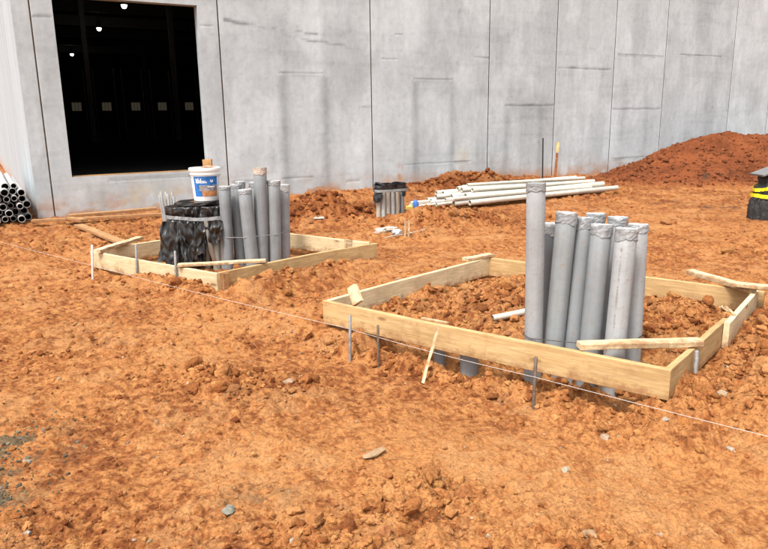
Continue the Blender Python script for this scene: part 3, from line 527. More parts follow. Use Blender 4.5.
# ------------------------------------------------------------------ pipes
def lathe(name, prof, m, parent=None, n=24, jit=0, seed=0, smooth=True, cap0=True, bend=None):
    rg = random.Random(seed); vs = []; fs = []
    for j, (r, z) in enumerate(prof):
        bx = bend(z) if bend else (0, 0)
        for i in range(n):
            a = 2*math.pi*i/n; q = r+(rg.uniform(-jit, jit) if jit else 0); vs.append((q*math.cos(a)+bx[0], q*math.sin(a)+bx[1], z+(rg.uniform(-jit, jit) if jit else 0)))
        if j: fs += [((j-1)*n+i, (j-1)*n+(i+1) % n, j*n+(i+1) % n, j*n+i) for i in range(n)]
    k = len(prof)-1
    if prof[-1][0] > 0 and cap0: fs.append(tuple(k*n+i for i in range(n)))
    o = mesh(name, vs, fs, m, parent, smooth)
    return o
def orient(o, a, b, spin=0):
    a = Vector(a); b = Vector(b); q = (b-a).to_track_quat('Z', 'Y') @ Quaternion((0, 0, 1), spin); o.matrix_world = Matrix.Translation(a) @ q.to_matrix().to_4x4(); return (b-a).length
def edge_sharp(o, ang=35):
    try: o.data.set_sharp_from_angle(angle=R(ang))
    except Exception: pass
def pipe_body(L, r, m, parent, wall=.006, open_top=True, n=24, seed=0, bow=.004, bore=None, segs=6):
    rg = random.Random(seed); ph = rg.uniform(0, 6.28); bw = rg.uniform(.3, 1)*bow
    bend = lambda z: (bw*math.cos(ph)*math.sin(math.pi*max(0, min(1, z/L))), bw*math.sin(ph)*math.sin(math.pi*max(0, min(1, z/L))))
    prof = [(r, L*k/segs) for k in range(segs)]+[(r, L-.002), (r-.0015, L)]
    if open_top: prof += [(r-wall, L), (r-wall-.0005, L-.004), (r-wall-.0005, max(L-.5, L*.5))]
    o = lathe('barrel', prof, m, parent, n, bend=bend); edge_sharp(o, 50); return o
def tape_cap(L, r, ln, parent, seed, m=m_tape, mt=m_tapew, rag=.004):
    rg = random.Random(seed); n = 28; vs = []; rows = 6
    for j in range(rows):
        for i in range(n):
            a = 2*math.pi*i/n; lowv = ln*(.92+.10*math.sin(a*2+seed)+.05*math.sin(a*5+seed*2)); z = L-lowv*(1-j/(rows-1))+(rg.uniform(-rag, rag) if j == 0 else 0); q = r+.0022+rg.uniform(-.0012, .003)
            vs.append((q*math.cos(a), q*math.sin(a), z+(.003*math.sin(a*3+seed) if j == rows-1 else 0)))
    fs = [((j-1)*n+i, (j-1)*n+(i+1) % n, j*n+(i+1) % n, j*n+i) for j in range(1, rows) for i in range(n)]
    mesh('tape_wrap', vs, fs, m, parent)
    vs = []; k = 0
    for j, rr in enumerate((1.0, .97, .7, .35)):
        vs += [((r+.0035)*rr*math.cos(2*math.pi*i/n), (r+.0035)*rr*math.sin(2*math.pi*i/n), L+(.0015, .006, .005, .003)[j]+rg.uniform(-.0022, .0022)+(-.012 if j == 0 else 0)) for i in range(n)]
    vs.append((0, 0, L+.002)); fs = [((j-1)*n+i, (j-1)*n+(i+1) % n, j*n+(i+1) % n, j*n+i) for j in range(1, 4) for i in range(n)]+[(3*n+i, 3*n+(i+1) % n, 4*n) for i in range(n)]
    mesh('tape_lid', vs, fs, mt, parent, False)  # lid top coloured lighter to carry the sky's reflection
def conduit(top, low, zbot, r, m, label, group, tape=.07, seed=0, openp=False, tm=m_tape, print_marks=False, cat='pipe', tl=None):
    top = Vector(top); low = Vector(low); d = (low-top); k = (zbot-top.z)/d.z; base = top+d*k
    e = bpy.data.objects.new('conduit_pipe', None); e.empty_display_size = .05; link(e); L = orient(e, base, top, seed*1.3); tag(e, label, cat, group)
    pipe_body(L, r, m, e, open_top=openp, seed=seed)
    if tape: tape_cap(L, r, tape, e, seed, tm, tl or m_tapew)
    if print_marks:                                           # the worn printed line down the pipe
        vs = []; fs = []; rg = random.Random(5); z = L-.12; dl = e.matrix_world.to_quaternion().inverted() @ Vector((-.62, -.78, 0)); an = math.atan2(dl.y, dl.x)
        while z > L-.62:
            h = rg.uniform(.006, .02); wv = rg.choice((.03, .05, .07))
            if rg.random() < .72:
                b0 = len(vs); rr = r+.0009
                for aa in (an-wv, an+wv): vs += [(rr*math.cos(aa), rr*math.sin(aa), z), (rr*math.cos(aa), rr*math.sin(aa), z-h)]
                fs.append((b0, b0+1, b0+3, b0+2))
            z -= h+rg.uniform(.004, .012)
        mesh('printed_line', vs, fs, m_tapeg, e)['kind'] = 'stuff'
    return e
G1 = 'grey conduits inside the nearest form'
conduit((.982, 4.36, 1.177), (1.0, 4.36, .093), -.55, .0605, m_pvcl, 'tallest grey conduit at the left of the cluster in the nearest form', G1, .05, 1, tm=m_tape, tl=m_tapeg)
conduit((1.153, 4.62, .876), (1.144, 4.60, .008), -.5, .055, m_pvcd, 'dark grey conduit half hidden behind the tallest conduit of the nearest form', G1, .08, 2, tm=m_tapeg)
conduit((1.213, 4.45, .974), (1.153, 4.40, .077), -.5, .0675, m_pvc, 'leaning grey conduit just right of the tallest one, with a broad silver tape cap', G1, .075, 3)
conduit((1.346, 4.50, .932), (1.281, 4.42, .068), -.5, .063, m_pvc, 'slim leaning grey conduit squeezed between two taped conduits of the nearest form', G1, .085, 4)
conduit((1.50, 4.75, .922), (1.488, 4.70, -.024), -.5, .0655, m_pvc, 'taped grey conduit at the back middle of the nearest form, only its top showing', G1, .05, 5)
conduit((1.417, 4.35, .907), (1.362, 4.28, .08), -.55, .0675, m_pvc, 'grey conduit at the front middle of the nearest form, with a pointed tape edge', G1, .075, 6)
conduit((1.612, 4.62, .914), (1.580, 4.56, -.018), -.5, .0655, m_pvc, 'taped grey conduit at the back right of the nearest form, behind the printed one', G1, .06, 7)
conduit((1.533, 4.22, .90), (1.486, 4.16, .12), -.55, .0675, m_pvcl, 'pale grey conduit with a printed line down its side, front right of the nearest form', G1, .075, 8, print_marks=True)
conduit((1.675, 4.41, .895), (1.668, 4.36, .047), -.5, .062, m_pvcl, 'rightmost grey conduit of the nearest form, slim with a flat tape lid', G1, .05, 9)
# low stubs seen under the front board, and a white piece on the soil
conduit((.60, 4.58, .06), (.60, 4.58, -.2), -.6, .066, m_pvc, 'cut grey stub under the front board, left of the tall conduit', 'cut stubs under the front board', 0, 41, True)
conduit((.40, 4.72, .03), (.40, 4.72, -.2), -.6, .04, m_pvc, 'thin cut grey stub under the front board, near the leaning white stick', 'cut stubs under the front board', 0, 42, True)
e = bpy.data.objects.new('pipe_offcut', None); link(e); zz = float(ground_z(np.array([.98]), np.array([5.25]))[0]); L = orient(e, (.86, 5.20, zz+.05), (1.16, 5.32, zz+.07)); pipe_body(L, .026, m_ivory, e, .004, True, 16); tag(e, 'short white pipe offcut lying on the soil behind the tallest conduit', 'pipe')
G2 = 'grey conduits inside the farther form'
conduit((-1.80, 7.75, .870), (-1.817, 7.75, -.005), -.4, .067, m_pvc, 'grey conduit next to the wrapped bundle, leftmost of the farther form', G2, .03, 11, tm=m_tapeg)
conduit((-1.712, 7.95, .872), (-1.700, 7.90, -.04), -.4, .067, m_pvc, 'grey conduit second from the wrapped bundle, with a bright torn tape lid', G2, .04, 12)
conduit((-1.566, 7.72, .832), (-1.525, 7.72, -.003), -.4, .077, m_pvc, 'broad shorter grey conduit just left of the tallest one in the farther form', G2, .045, 13)
conduit((-1.402, 7.84, 1.069), (-1.428, 7.82, -.026), -.4, .075, m_pvc, 'tallest grey conduit of the farther form, its top taped tan', G2, .075, 14, tm=plain('tan_masking_tape', (.46, .38, .31), .7), tl=m_pvct)
conduit((-1.262, 7.90, .913), (-1.292, 7.90, -.045), -.4, .075, m_pvc, 'grey conduit just right of the tallest one in the farther form', G2, .05, 15)
conduit((-1.175, 8.10, .846), (-1.205, 8.10, -.038), -.4, .066, m_pvcl, 'pale grey conduit at the right rear of the farther form', G2, .08, 16, tm=m_tapew)
conduit((-1.71, 8.17, .885), (-1.71, 8.17, 0), -.4, .062, m_pvc, 'taped conduit at the rear left of the farther form, only its lid showing', G2, .05, 17)
conduit((-1.53, 8.12, .875), (-1.53, 8.12, 0), -.4, .062, m_pvc, 'taped conduit at the rear middle of the farther form, only its lid showing', G2, .05, 18)
# ties round the two clusters
def curve_obj(name, pts, r, m, closed=False, seg=6):
    P = [Vector(p) for p in pts]; n = len(P); vs = []; fs = []
    for i, p in enumerate(P):
        a = P[(i-1) % n] if (closed or i) else p; b = P[(i+1) % n] if (closed or i < n-1) else p; t = (b-a).normalized(); u = t.cross(Vector((.13, .21, 1))).normalized() if abs(t.z) < .95 else t.cross(Vector((1, 0, 0))).normalized(); v = t.cross(u)
        vs += [p+u*r*math.cos(2*math.pi*k/seg)+v*r*math.sin(2*math.pi*k/seg) for k in range(seg)]
    for i in range(n if closed else n-1): j = (i+1) % n; fs += [(i*seg+k, i*seg+(k+1) % seg, j*seg+(k+1) % seg, j*seg+k) for k in range(seg)]
    o = mesh(name, vs, fs, m, None, True); return o
def tie(cs, z, label, rad=.003, m=m_wire):
    pts = []                                                # hull of the circles
    P = []
    for cx, cy, r in cs: P += [(cx+(r+.003)*math.cos(a*math.pi/12), cy+(r+.003)*math.sin(a*math.pi/12)) for a in range(24)]
    P = sorted(P); cr = lambda o, a, b: (a[0]-o[0])*(b[1]-o[1])-(a[1]-o[1])*(b[0]-o[0]); lo = []; up = []
    for p in P:
        while len(lo) > 1 and cr(lo[-2], lo[-1], p) <= 0: lo.pop()
        lo.append(p)
    for p in reversed(P):
        while len(up) > 1 and cr(up[-2], up[-1], p) <= 0: up.pop()
        up.append(p)
    hull = lo[:-1]+up[:-1]; o = curve_obj('tie_wire', [(x, y, z+.006*math.sin(i)) for i, (x, y) in enumerate(hull)], rad, m, True); tag(o, label, 'wire'); return o
tie([(.995, 4.36, .061), (1.148, 4.60, .056), (1.165, 4.41, .068), (1.37, 4.29, .068), (1.49, 4.165, .068), (1.667, 4.365, .062), (1.58, 4.57, .066), (1.49, 4.72, .066)], .165, 'thin dark wire tied round the foot of the near conduits')
tie([(-1.81, 7.75, .063), (-1.56, 7.72, .073), (-1.42, 7.83, .076), (-1.28, 7.90, .071), (-1.19, 8.10, .061), (-1.53, 8.12, .063), (-1.71, 8.17, .063)], .30, 'pale wire tied round the conduits of the farther form', .0035, m_galv)

# thin conduits standing behind the wrapped bundle
for k, (xt, yt, zt, xb, yb, lab) in enumerate(((-2.965, 9.02, .66, -2.90, 9.0, 'leftmost'), (-2.925, 8.97, .705, -2.872, 8.98, 'second from left'), (-2.885, 9.05, .69, -2.845, 9.03, 'third from left'), (-2.84, 8.98, .67, -2.815, 8.99, 'fourth from left'), (-2.80, 9.04, .69, -2.79, 9.04, 'fifth from left'), (-2.765, 8.98, .64, -2.765, 8.98, 'rightmost'))):
    conduit((xt, yt, zt), (xb, yb, .05), -.3, .0165, m_pvcl, 'thin pale conduit left of the wrapped bundle, %s of six' % lab, 'thin conduits beside the wrapped bundle', 0, 50+k, True)

# wrapped bundle: conduits under black film with tape, bucket on top
wb = tag(empty('wrapped_conduit_bundle', (-2.16, 7.95, 0)), 'conduit bundle wrapped in crumpled black plastic with the white bucket on top', 'bundle')
k = 0
for cx, cy in ((.30, -.20), (.22, -.24), (.31, -.06), (.10, -.22), (-.05, -.2), (-.2, -.2), (.1, .1), (-.15, .1)):
    L = .60; v = pipe_body(1.0, .045, m_pvct, wb, open_top=False, seed=k); v.location = (cx, cy, -.53); k += 1
def film():
    nz, na = 46, 150; vs = []; zs = np.linspace(-.02, .645, nz); an = np.linspace(0, 2*np.pi, na, endpoint=False); A, Zz = np.meshgrid(an, zs)
    p = 5.0; c, s = np.cos(A), np.sin(A); rad = 1/((np.abs(c)/.335)**p+(np.abs(s)/.29)**p)**(1/p)
    f = .07*(fbm(A*5.5+3, Zz*2.2+A*.8, 701, 4)-.5)+.10*(np.abs(fbm(A*6+Zz*4, Zz*1.6, 711, 2)-.5)*-1.8+.2)+.055*(np.abs(fbm(A*13-Zz*9, Zz*3, 721, 2)-.5)*-1.7+.2)+.015*(fbm(A*30, Zz*12, 723, 2)-.5)
    belt = np.exp(-((Zz-.53)/.035)**2); f = f*(1-.75*belt)-.022*belt; flare = .05*ss(.25, -.02, Zz)+.035*ss(.52, .36, Zz)*ss(.1, .4, Zz)
    rad = rad+f+flare; x = rad*c; y = rad*s
    x = np.where(x > .16, .16+(x-.16)*(.35+.65*ss(.30, .48, Zz)), x)                # film torn short on the right: the pipes show
    low = np.where((c > .35), .36+.06*np.sin(A*7), -.02); Zz = np.maximum(Zz, low*(c > .35)-.02*(c <= .35))
    vs = np.stack([x, y, Zz], -1).reshape(-1, 3); q = grid_quads(nz, na, True)
    top = []; N = len(vs); rings = [.85, .6, .3]
    ring = vs[(nz-1)*na:]; extra = []
    for k, r_ in enumerate(rings):
        rr = ring.copy(); rr[:, :2] *= r_; rr[:, 2] = .648+.030*(fbm(rr[:, 0]*14, rr[:, 1]*14, 731, 3)-.5); extra.append(rr)
    allv = np.concatenate([vs]+extra); nr = nz+3; q = grid_quads(nr, na, True); return allv, q
v, q = film(); fo = big_mesh('black_film', v, q, m_filmd, smooth=True, parent=wb)
vs = []; nb = 80
for z in (.512, .552):
    for i in range(nb):
        a = 2*math.pi*i/nb; c, s = math.cos(a), math.sin(a); r_ = 1/((abs(c)/.335)**5+(abs(s)/.29)**5)**.2; vs.append((( r_+.012+random.uniform(0, .008))*c, (r_+.012+random.uniform(0, .008))*s, z+.018*math.sin(a*2+1)+random.uniform(-.003, .003)))
mesh('tape_band', vs, [(i, (i+1) % nb, nb+(i+1) % nb, nb+i) for i in range(nb)], m_tape, wb)
lathe('top_board', [(.24, .655), (.25, .66), (.245, .695), (.0, .70)], m_filmd, wb, 18, .006, 3, False)
def wrag(name, pts, m, parent, seed, amp, n=10):
    P = [Vector(p) for p in pts]; rg = np.random.default_rng(seed); U_, V_ = np.meshgrid(np.linspace(0, 1, n+1), np.linspace(0, 1, n+1)); U_ = U_.ravel(); V_ = V_.ravel(); p4 = [np.array(p) for p in P]
    q = ((p4[0]*(1-U_)[:, None]+p4[1]*U_[:, None])*(1-V_)[:, None]+(p4[3]*(1-U_)[:, None]+p4[2]*U_[:, None])*V_[:, None]); f = amp*(np.abs(fbm(U_*5+seed, V_*1.5, seed, 3)-.5)*-3+.6)+amp*.6*(fbm(U_*12, V_*7, seed+1, 3)-.5)
    q[:, 1] -= f; q[:, 0] += amp*.7*(fbm(U_*4, V_*5, seed+2, 3)-.5); q[:, 2] += amp*1.3*V_*(fbm(U_*6, V_*0, seed+3, 3)-.5)*2
    return big_mesh(name, q, grid_quads(n+1, n+1), m, parent=parent)
wrag('loose_flap', [(-.36, -.30, .50), (-.10, -.33, .49), (-.06, -.40, .06), (-.41, -.36, .01)], m_filmd, wb, 61, .06, 22)
wrag('loose_flap', [(-.14, -.34, .48), (.14, -.33, .47), (.12, -.36, .10), (-.12, -.41, .03)], m_filmd, wb, 67, .06, 22)
wrag('loose_flap', [(.10, -.33, .50), (.33, -.27, .49), (.30, -.30, .27), (.13, -.35, .22)], m_filmd, wb, 71, .04, 16)
v_, f_ = clod_shapes(1, 4, 4321)[0]; v_ = v_/np.abs(v_).max(0); v_ = v_*np.array([.27, .22, .035])+np.array([.0, -.04, .672]); o_ = big_mesh('mud_crust', v_, f_, plain('caked_mud', (.20, .095, .045), .95, .1, 0, .6, 30, .6), smooth=True, parent=wb, tri=True)
def strip(name, a, b, wv, m, parent): return board_between(name, a, b, wv, .01, m, parent, (0, 0, 1))
mesh('film_fold', [(.13, -.335, .50), (.17, -.33, .50), (.155, -.35, .33), (.20, -.33, .30), (.17, -.345, .16), (.21, -.31, .12), (.20, -.335, .02), (.235, -.30, .0)], [(0, 2, 3, 1), (2, 4, 5, 3), (4, 6, 7, 5)], m_pvct, wb)

bk = tag(empty('paint_bucket', (-2.065, 7.955, .699)), 'white plastic bucket with a blue label standing on the wrapped bundle', 'bucket')
def tap(z): return .142+.026*(z/.37)
lathe('bucket_body', [(.125, .0), (.14, .002), (tap(.02), .02), (tap(.30), .30), (tap(.305)+.010, .302), (tap(.31)+.010, .312), (tap(.315), .314), (tap(.34), .34), (tap(.345)+.011, .342), (tap(.35)+.011, .355), (tap(.36), .357), (.168, .368)], m_white, bk, 40); edge_sharp(bk.children[0], 30)
lathe('lid', [(.176, .345), (.180, .350), (.180, .372), (.176, .378), (.165, .378), (.160, .370), (.02, .371), (.001, .371)], m_white, bk, 40); edge_sharp(bk.children[1], 30)
def on_bucket(name, a0, a1, z0, z1, m, parent, lift=.0015, rows=3, cols=16):
    vs = []
    for j in range(rows+1):
        z = z0+(z1-z0)*j/rows
        for i in range(cols+1): a = R(a0+(a1-a0)*i/cols); r_ = tap(z)+lift; vs.append((r_*math.sin(a), -r_*math.cos(a), z))
    return mesh(name, vs, [tuple(int(t) for t in f) for f in grid_quads(rows+1, cols+1)], m, parent, True)
lab = on_bucket('label', -38, 68, .055, .285, m_blue, bk)
on_bucket('label_picture', -2, 67, .058, .118, m_lor, lab, .0026); on_bucket('label_picture', -14, 67, .118, .185, m_lgrey, lab, .0024)
for a0, a1, z0, z1 in ((-27, -23, .212, .262), (-22, -18, .205, .252), (-17, -13, .208, .268), (-11, -7, .208, .245), (-5.5, -2.5, .208, .262), (-1, 4, .208, .238), (5.5, 9, .208, .236), (10.5, 14, .208, .238), (15.5, 20, .208, .226), (34, 38, .222, .245), (38, 42, .214, .232), (42, 46, .222, .245), (22, 52, .160, .172)):
    on_bucket('lettering', a0, a1, z0, z1, m_lwhite, lab, .0036, 1, 3)
hp = [(-.183, .0, .30)]+[(.183*math.cos(math.pi-t), -.19*math.sin(t)*.95, .30-.012-.17*math.sin(t)*0-.02*math.sin(t)) for t in np.linspace(.1, math.pi-.1, 22)]+[(.183, 0, .30)]
hh = curve_obj('handle', hp, .0022, m_wire); hh.parent = bk
# lump of dried mortar and wood block on the lid
v, f = clod_shapes(1, 3, 1234)[0]; lm = tag(big_mesh('mortar_lump', v*np.array([.09, .07, .026])+np.array([-2.03, 7.94, 1.086]), f, plain('pinkish_mortar', (.50, .30, .19), .9, .2, 0, .4, 40, .5), smooth=False, tri=True), 'crumbling orange mortar lump on the bucket lid', 'lump')
wbk = plank_mesh('wood_offcut', .10, .085, .045, m_pine3, None, 0, 77, 4); aim(wbk, (-2.07, 7.95, 1.082), (-1.97, 7.945, 1.088), (-.10, .1, 1)); tag(wbk, 'small tan wood offcut standing upright on the bucket lid', 'lumber')

# small far cluster of conduits under black film
G3 = 'conduits of the small far cluster'
for k, (x, y, t, m, lab) in enumerate(((-.075, 10.90, .50, m_pvcs, 'leftmost, tan stained'), (.005, 10.93, .50, m_pvcw, 'second from left, pale grey'), (.080, 10.97, .49, m_pvcs, 'third from left'), (.155, 11.02, .49, m_pvcw, 'fourth from left, pale grey'), (.230, 11.08, .48, m_pvcs, 'fifth from left'), (.315, 11.16, .48, m_pvc, 'rightmost, darker grey'))):
    conduit((x, y, t), (x, y, 0), -.3, .039, m, 'conduit of the small taped cluster by the wall, %s' % lab, G3, 0, 60+k, True)
for k, (x, y) in enumerate(((.0, 11.05), (.1, 11.12), (.2, 11.2))): conduit((x, y, .5), (x, y, 0), -.3, .039, m_pvcl, 'conduit hidden in the back row of the small taped cluster', G3, 0, 70+k, True)
cf = tag(empty('film_cover', (.12, 11.02, 0)), 'black plastic film with a grey tape band over the small far cluster', 'cover')
def sleeve(z0, z1, off, amp, seed, nz=10, na=90, skew=0):
    an = np.linspace(0, 2*np.pi, na, endpoint=False); A, Zz = np.meshgrid(an, np.linspace(z0, z1, nz)); c, s = np.cos(A), np.sin(A); ca, sa = math.cos(.52), math.sin(.52)
    rad = 1/((np.abs(c)/(.262+off))**3.2+(np.abs(s)/(.125+off))**3.2)**(1/3.2)+amp*(fbm(A*4, Zz*12, seed, 4)-.5)
    x, y = rad*c, rad*s; X = x*ca-y*sa; Y = x*sa+y*ca; return np.stack([X, Y, Zz+skew*fbm(A*2, A*0, seed+3, 3)], -1).reshape(-1, 3), grid_quads(nz, na, True)
v, q = sleeve(.43, .55, .012, .05, 801, skew=.04); big_mesh('black_film', v, q, m_film, parent=cf)
v, q = sleeve(.452, .495, .035, .02, 811, 4); big_mesh('tape_band', v, q, m_tapeg, parent=cf)
def rag(name, pts, m, parent, n=12, seed=0, amp=.03):
    P = [Vector(p) for p in pts]; vs = []; rg = random.Random(seed)
    for j in range(n+1):
        for i in range(n+1):
            u_, v_ = i/n, j/n; p = (P[0]*(1-u_)+P[1]*u_)*(1-v_)+(P[3]*(1-u_)+P[2]*u_)*v_; p = p+Vector((rg.uniform(-1, 1), rg.uniform(-1, 1), rg.uniform(-.5, .5)))*amp*(.35+.65*math.sin(u_*9+v_*5)**2); vs.append(p)
    o = mesh(name, vs, [tuple(int(t) for t in f) for f in grid_quads(n+1, n+1)], m, parent, True); return o
rag('loose_flap', [(-.27, -.16, .53), (-.12, -.18, .50), (-.13, -.20, .32), (-.27, -.20, .26)], m_film, cf, 8, 3, .018)
rag('loose_flap', [(.17, -.02, .50), (.26, .06, .50), (.25, .04, .36), (.20, -.03, .36)], m_film, cf, 6, 4, .014)
rag('loose_flap', [(-.26, -.14, .60), (-.02, -.08, .53), (.02, -.02, .52), (-.2, .05, .60)], m_film, cf, 8, 5, .014)

# long pipe pile beside the wall
PO = Vector((1.02, 12.35, 0)); PX = Vector((.863, .505, 0)); PY = Vector((-.505, .863, 0))
labs = ['lowest front pipe of the long ivory pipe pile', 'second front pipe of the ivory pile, open end furthest left', 'thin pipe lying lowest at the left end of the ivory pile', 'front ivory pipe running out furthest right', 'ivory pipe with a wide dark open end at the pile front', 'ivory pipe in the middle layer, its end set back behind the wide one', 'ivory pipe in the middle of the pile with a short overhang', 'ivory pipe at the rear of the bottom layer', 'topmost ivory pipe along the back of the pile', 'second topmost ivory pipe of the pile', 'ivory pipe slanting over the others to the right', 'ivory pipe resting across the middle of the pile', 'short grey end pipe under the pile', 'ivory pipe filling the bottom layer between front and rear pipes', 'topmost ivory pipe at the front edge of the pile', 'ivory pipe high at the rear of the pile, starting furthest right']
spec = [(.45, .00, .055, 3.9, .055, .04, 0), (.12, .30, .055, 4.1, .055, .02, 0), (-.25, .20, .035, 3.2, .032, .0, 0), (.75, -.10, .055, 3.95, .058, .0, .03), (.80, .10, .165, 3.6, .066, .05, .02), (.62, .30, .155, 3.6, .055, .03, .02), (.40, .50, .150, 3.7, .055, .0, .02),
        (.35, .72, .055, 3.9, .055, .0, 0), (1.00, .62, .262, 3.25, .055, -.03, .03), (.78, .80, .160, 3.4, .055, -.02, .03), (.95, .42, .262, 3.35, .055, .14, -.04), (.72, .95, .16, 3.2, .055, -.04, 0), (.55, .18, .145, 1.9, .045, -.02, 0), (.30, .52, .055, 3.9, .055, .0, 0), (1.05, .22, .272, 3.2, .05, .05, -.02), (1.25, .80, .262, 2.9, .05, .0, .02)]
labs += ['thin ivory pipe wedged low between the front pipes of the pile', 'thin ivory pipe lying loose behind the left end of the pile', 'ivory pipe lying on the clay just behind the front pipe', 'slim ivory pipe slanting across the top of the pile']
spec += [(.15, .12, .045, 3.9, .04, .0, .0), (-.10, .62, .04, 3.6, .036, .02, .0), (.25, -.02, .15, 3.7, .04, .03, .0), (1.15, .50, .345, 3.0, .036, .12, -.02)]
for k, ((a, l, z, ln, r, skew, rise), lab) in enumerate(zip(spec, labs)):
    r *= .86; z *= .90; a -= .12
    p = PO+PX*a+PY*l+Vector((0, 0, z)); q = PO+PX*(a+ln)+PY*(l-skew*1.5)+Vector((0, 0, z+rise))
    e = bpy.data.objects.new('long_pipe', None); link(e); L = orient(e, q, p); tag(e, lab, 'pipe', 'long ivory pipes piled by the wall')
    pipe_body(L, r, m_ivory if k != 12 else m_pvcl, e, .007, True, 18, 80+k, .015, segs=10)
# dark ended stack along the side wall
SX = Vector((.863, .505, 0)); SY = Vector((-.505, .863, 0)); cols = []
rows = [(0, .075, 6), (.055, .185, 6), (0, .295, 5), (.055, .405, 5), (.01, .515, 4), (.10, .60, 2)]
cnt = 0; nth = ('lowest', 'second', 'third', 'fourth', 'fifth', 'top')
for ri, (o_, z, n) in enumerate(rows):
    for k in range(n):
        l = -.14-.118*k-o_-random.uniform(0, .02)-(.06 if ri > 3 else 0); r = random.choice((.056, .056, .048, .06)); fr = random.uniform(-.08, .22)
        if ri < 3 and k == 0: fr += .15
        p = Vector((WC[0], WC[1], 0))+SX*l+SY*(-.35+fr)+Vector((0, 0, z+random.uniform(-.008, .012))); ln = random.uniform(3.0, 3.3)
        e = bpy.data.objects.new('stacked_pipe', None); link(e); L = orient(e, p+SY*ln+Vector((0, 0, random.uniform(-.01, .03))), p); tag(e, '%s pipe from the wall in the %s row of the stack by the warehouse corner' % (('first', 'second', 'third', 'fourth', 'fifth', 'sixth')[k], nth[ri]), 'pipe', 'pipes stacked along the side wall')
        pipe_body(L, r, m_stack, e, .008, True, 18, 200+cnt, .004); lathe('bore_shade', [(r-.0095, L-.012), (r-.0095, L-.6)], m_bore, e, 18); cnt += 1  # black inner sleeve stands in for shade inside the pipe

# ------------------------------------------------------------------ stakes, string, sticks
def rod(name, a, b, r, m, label, cat, group=None, n=8, flat=False):
    o = lathe(name, [(r, 0), (r*1.05, (Vector(b)-Vector(a)).length*.5), (r, (Vector(b)-Vector(a)).length-.004), (r*.6, (Vector(b)-Vector(a)).length)], m, None, n, .0006, 3); orient(o, a, b); tag(o, label, cat, group); return o
GS = 'metal stakes driven in beside the forms'
rod('metal_stake', (-.262, 4.655, -.35), (-.247, 4.66, .235), .0105, m_galv, 'weathered metal stake in front of the left corner of the nearest form', 'stake', GS)
rod('metal_stake', (-.05, 4.50, -.35), (-.047, 4.50, .207), .008, m_rebar, 'short rusty stake, second from the left corner of the nearest form', 'stake', GS)
rod('metal_stake', (.872, 3.75, -.45), (.88, 3.75, .23), .0105, m_rebar, 'rusty stake in front of the middle of the nearest form', 'stake', GS)
rod('metal_stake', (1.90, 3.90, -.3), (1.893, 3.905, .20), .013, m_galv, 'flat grey stake against the right board of the nearest form', 'stake', GS)
rod('metal_stake', (-3.112, 7.03, -.2), (-3.064, 7.03, .348), .013, m_pink, 'pale painted stake at the left corner of the farther form', 'stake', GS)
rod('metal_stake', (-2.63, 7.00, -.25), (-2.59, 7.00, .357), .012, m_galv, 'grey stake against the left board of the farther form', 'stake', GS)
rod('metal_stake', (-2.10, 6.62, -.25), (-2.07, 6.62, .348), .012, m_galv, 'grey stake near the front corner of the farther form', 'stake', GS)
rod('metal_stake', (3.669, 15.6, -.3), (3.633, 15.6, 1.117), .016, m_bore, 'thin black rod standing upright behind the ivory pipe pile', 'stake')
fs_ = tag(empty('survey_stake', (4.08, 16.2, 0)), 'rust coloured wooden stake with a yellow tip behind the pipe pile', 'stake')
o = plank_mesh('shaft', 1.05, .055, .03, plain('rusty_brown_wood', (.30, .115, .04), .8, .2, 0, .4, 20, .3), fs_, 0, 5); aim(o, (-.03, 0, -.3), (.012, 0, .78), (1, 0, 0)); o = plank_mesh('painted_tip', .22, .065, .034, plain('pale_yellow_paint', (.62, .47, .20), .7), fs_, 0, 6); aim(o, (.008, 0, .778), (.02, 0, 1.0), (1, 0, 0))
st = board_between('leaning_stick', (.235, 4.20, -.10), (.352, 4.36, .245), .02, .012, m_pine2, None, (1, 0, 0), 0, 90); tag(st, 'thin white wooden stick leaning against the front board', 'stick')
tag(flat_board('wood_sliver', (.27, 4.685, .190), (.44, 4.555, .190), .03, .012, m_pine2, 91), 'thin pale wood sliver lying on the front board edge by the leaning stick', 'lumber')
P0 = Vector((-6.4, 9.85, .16)); P1 = Vector((2.75, 2.15, .13)); sp = [Vector((-6.4, 9.85, .15)), Vector((-3.093, 7.045, .125)), Vector((-.258, 4.672, .128)), Vector((.874, 3.737, .11)), Vector((2.75, 2.15, .13))]; pts = []
for a, b in zip(sp[:-1], sp[1:]): pts += [a.lerp(b, t/8)-Vector((0, 0, .012*math.sin(math.pi*t/8))) for t in range(8)]
tag(curve_obj('string_line', pts+[sp[-1]], .0015, m_string), 'taut white string line running across the clay in front of both forms', 'string')

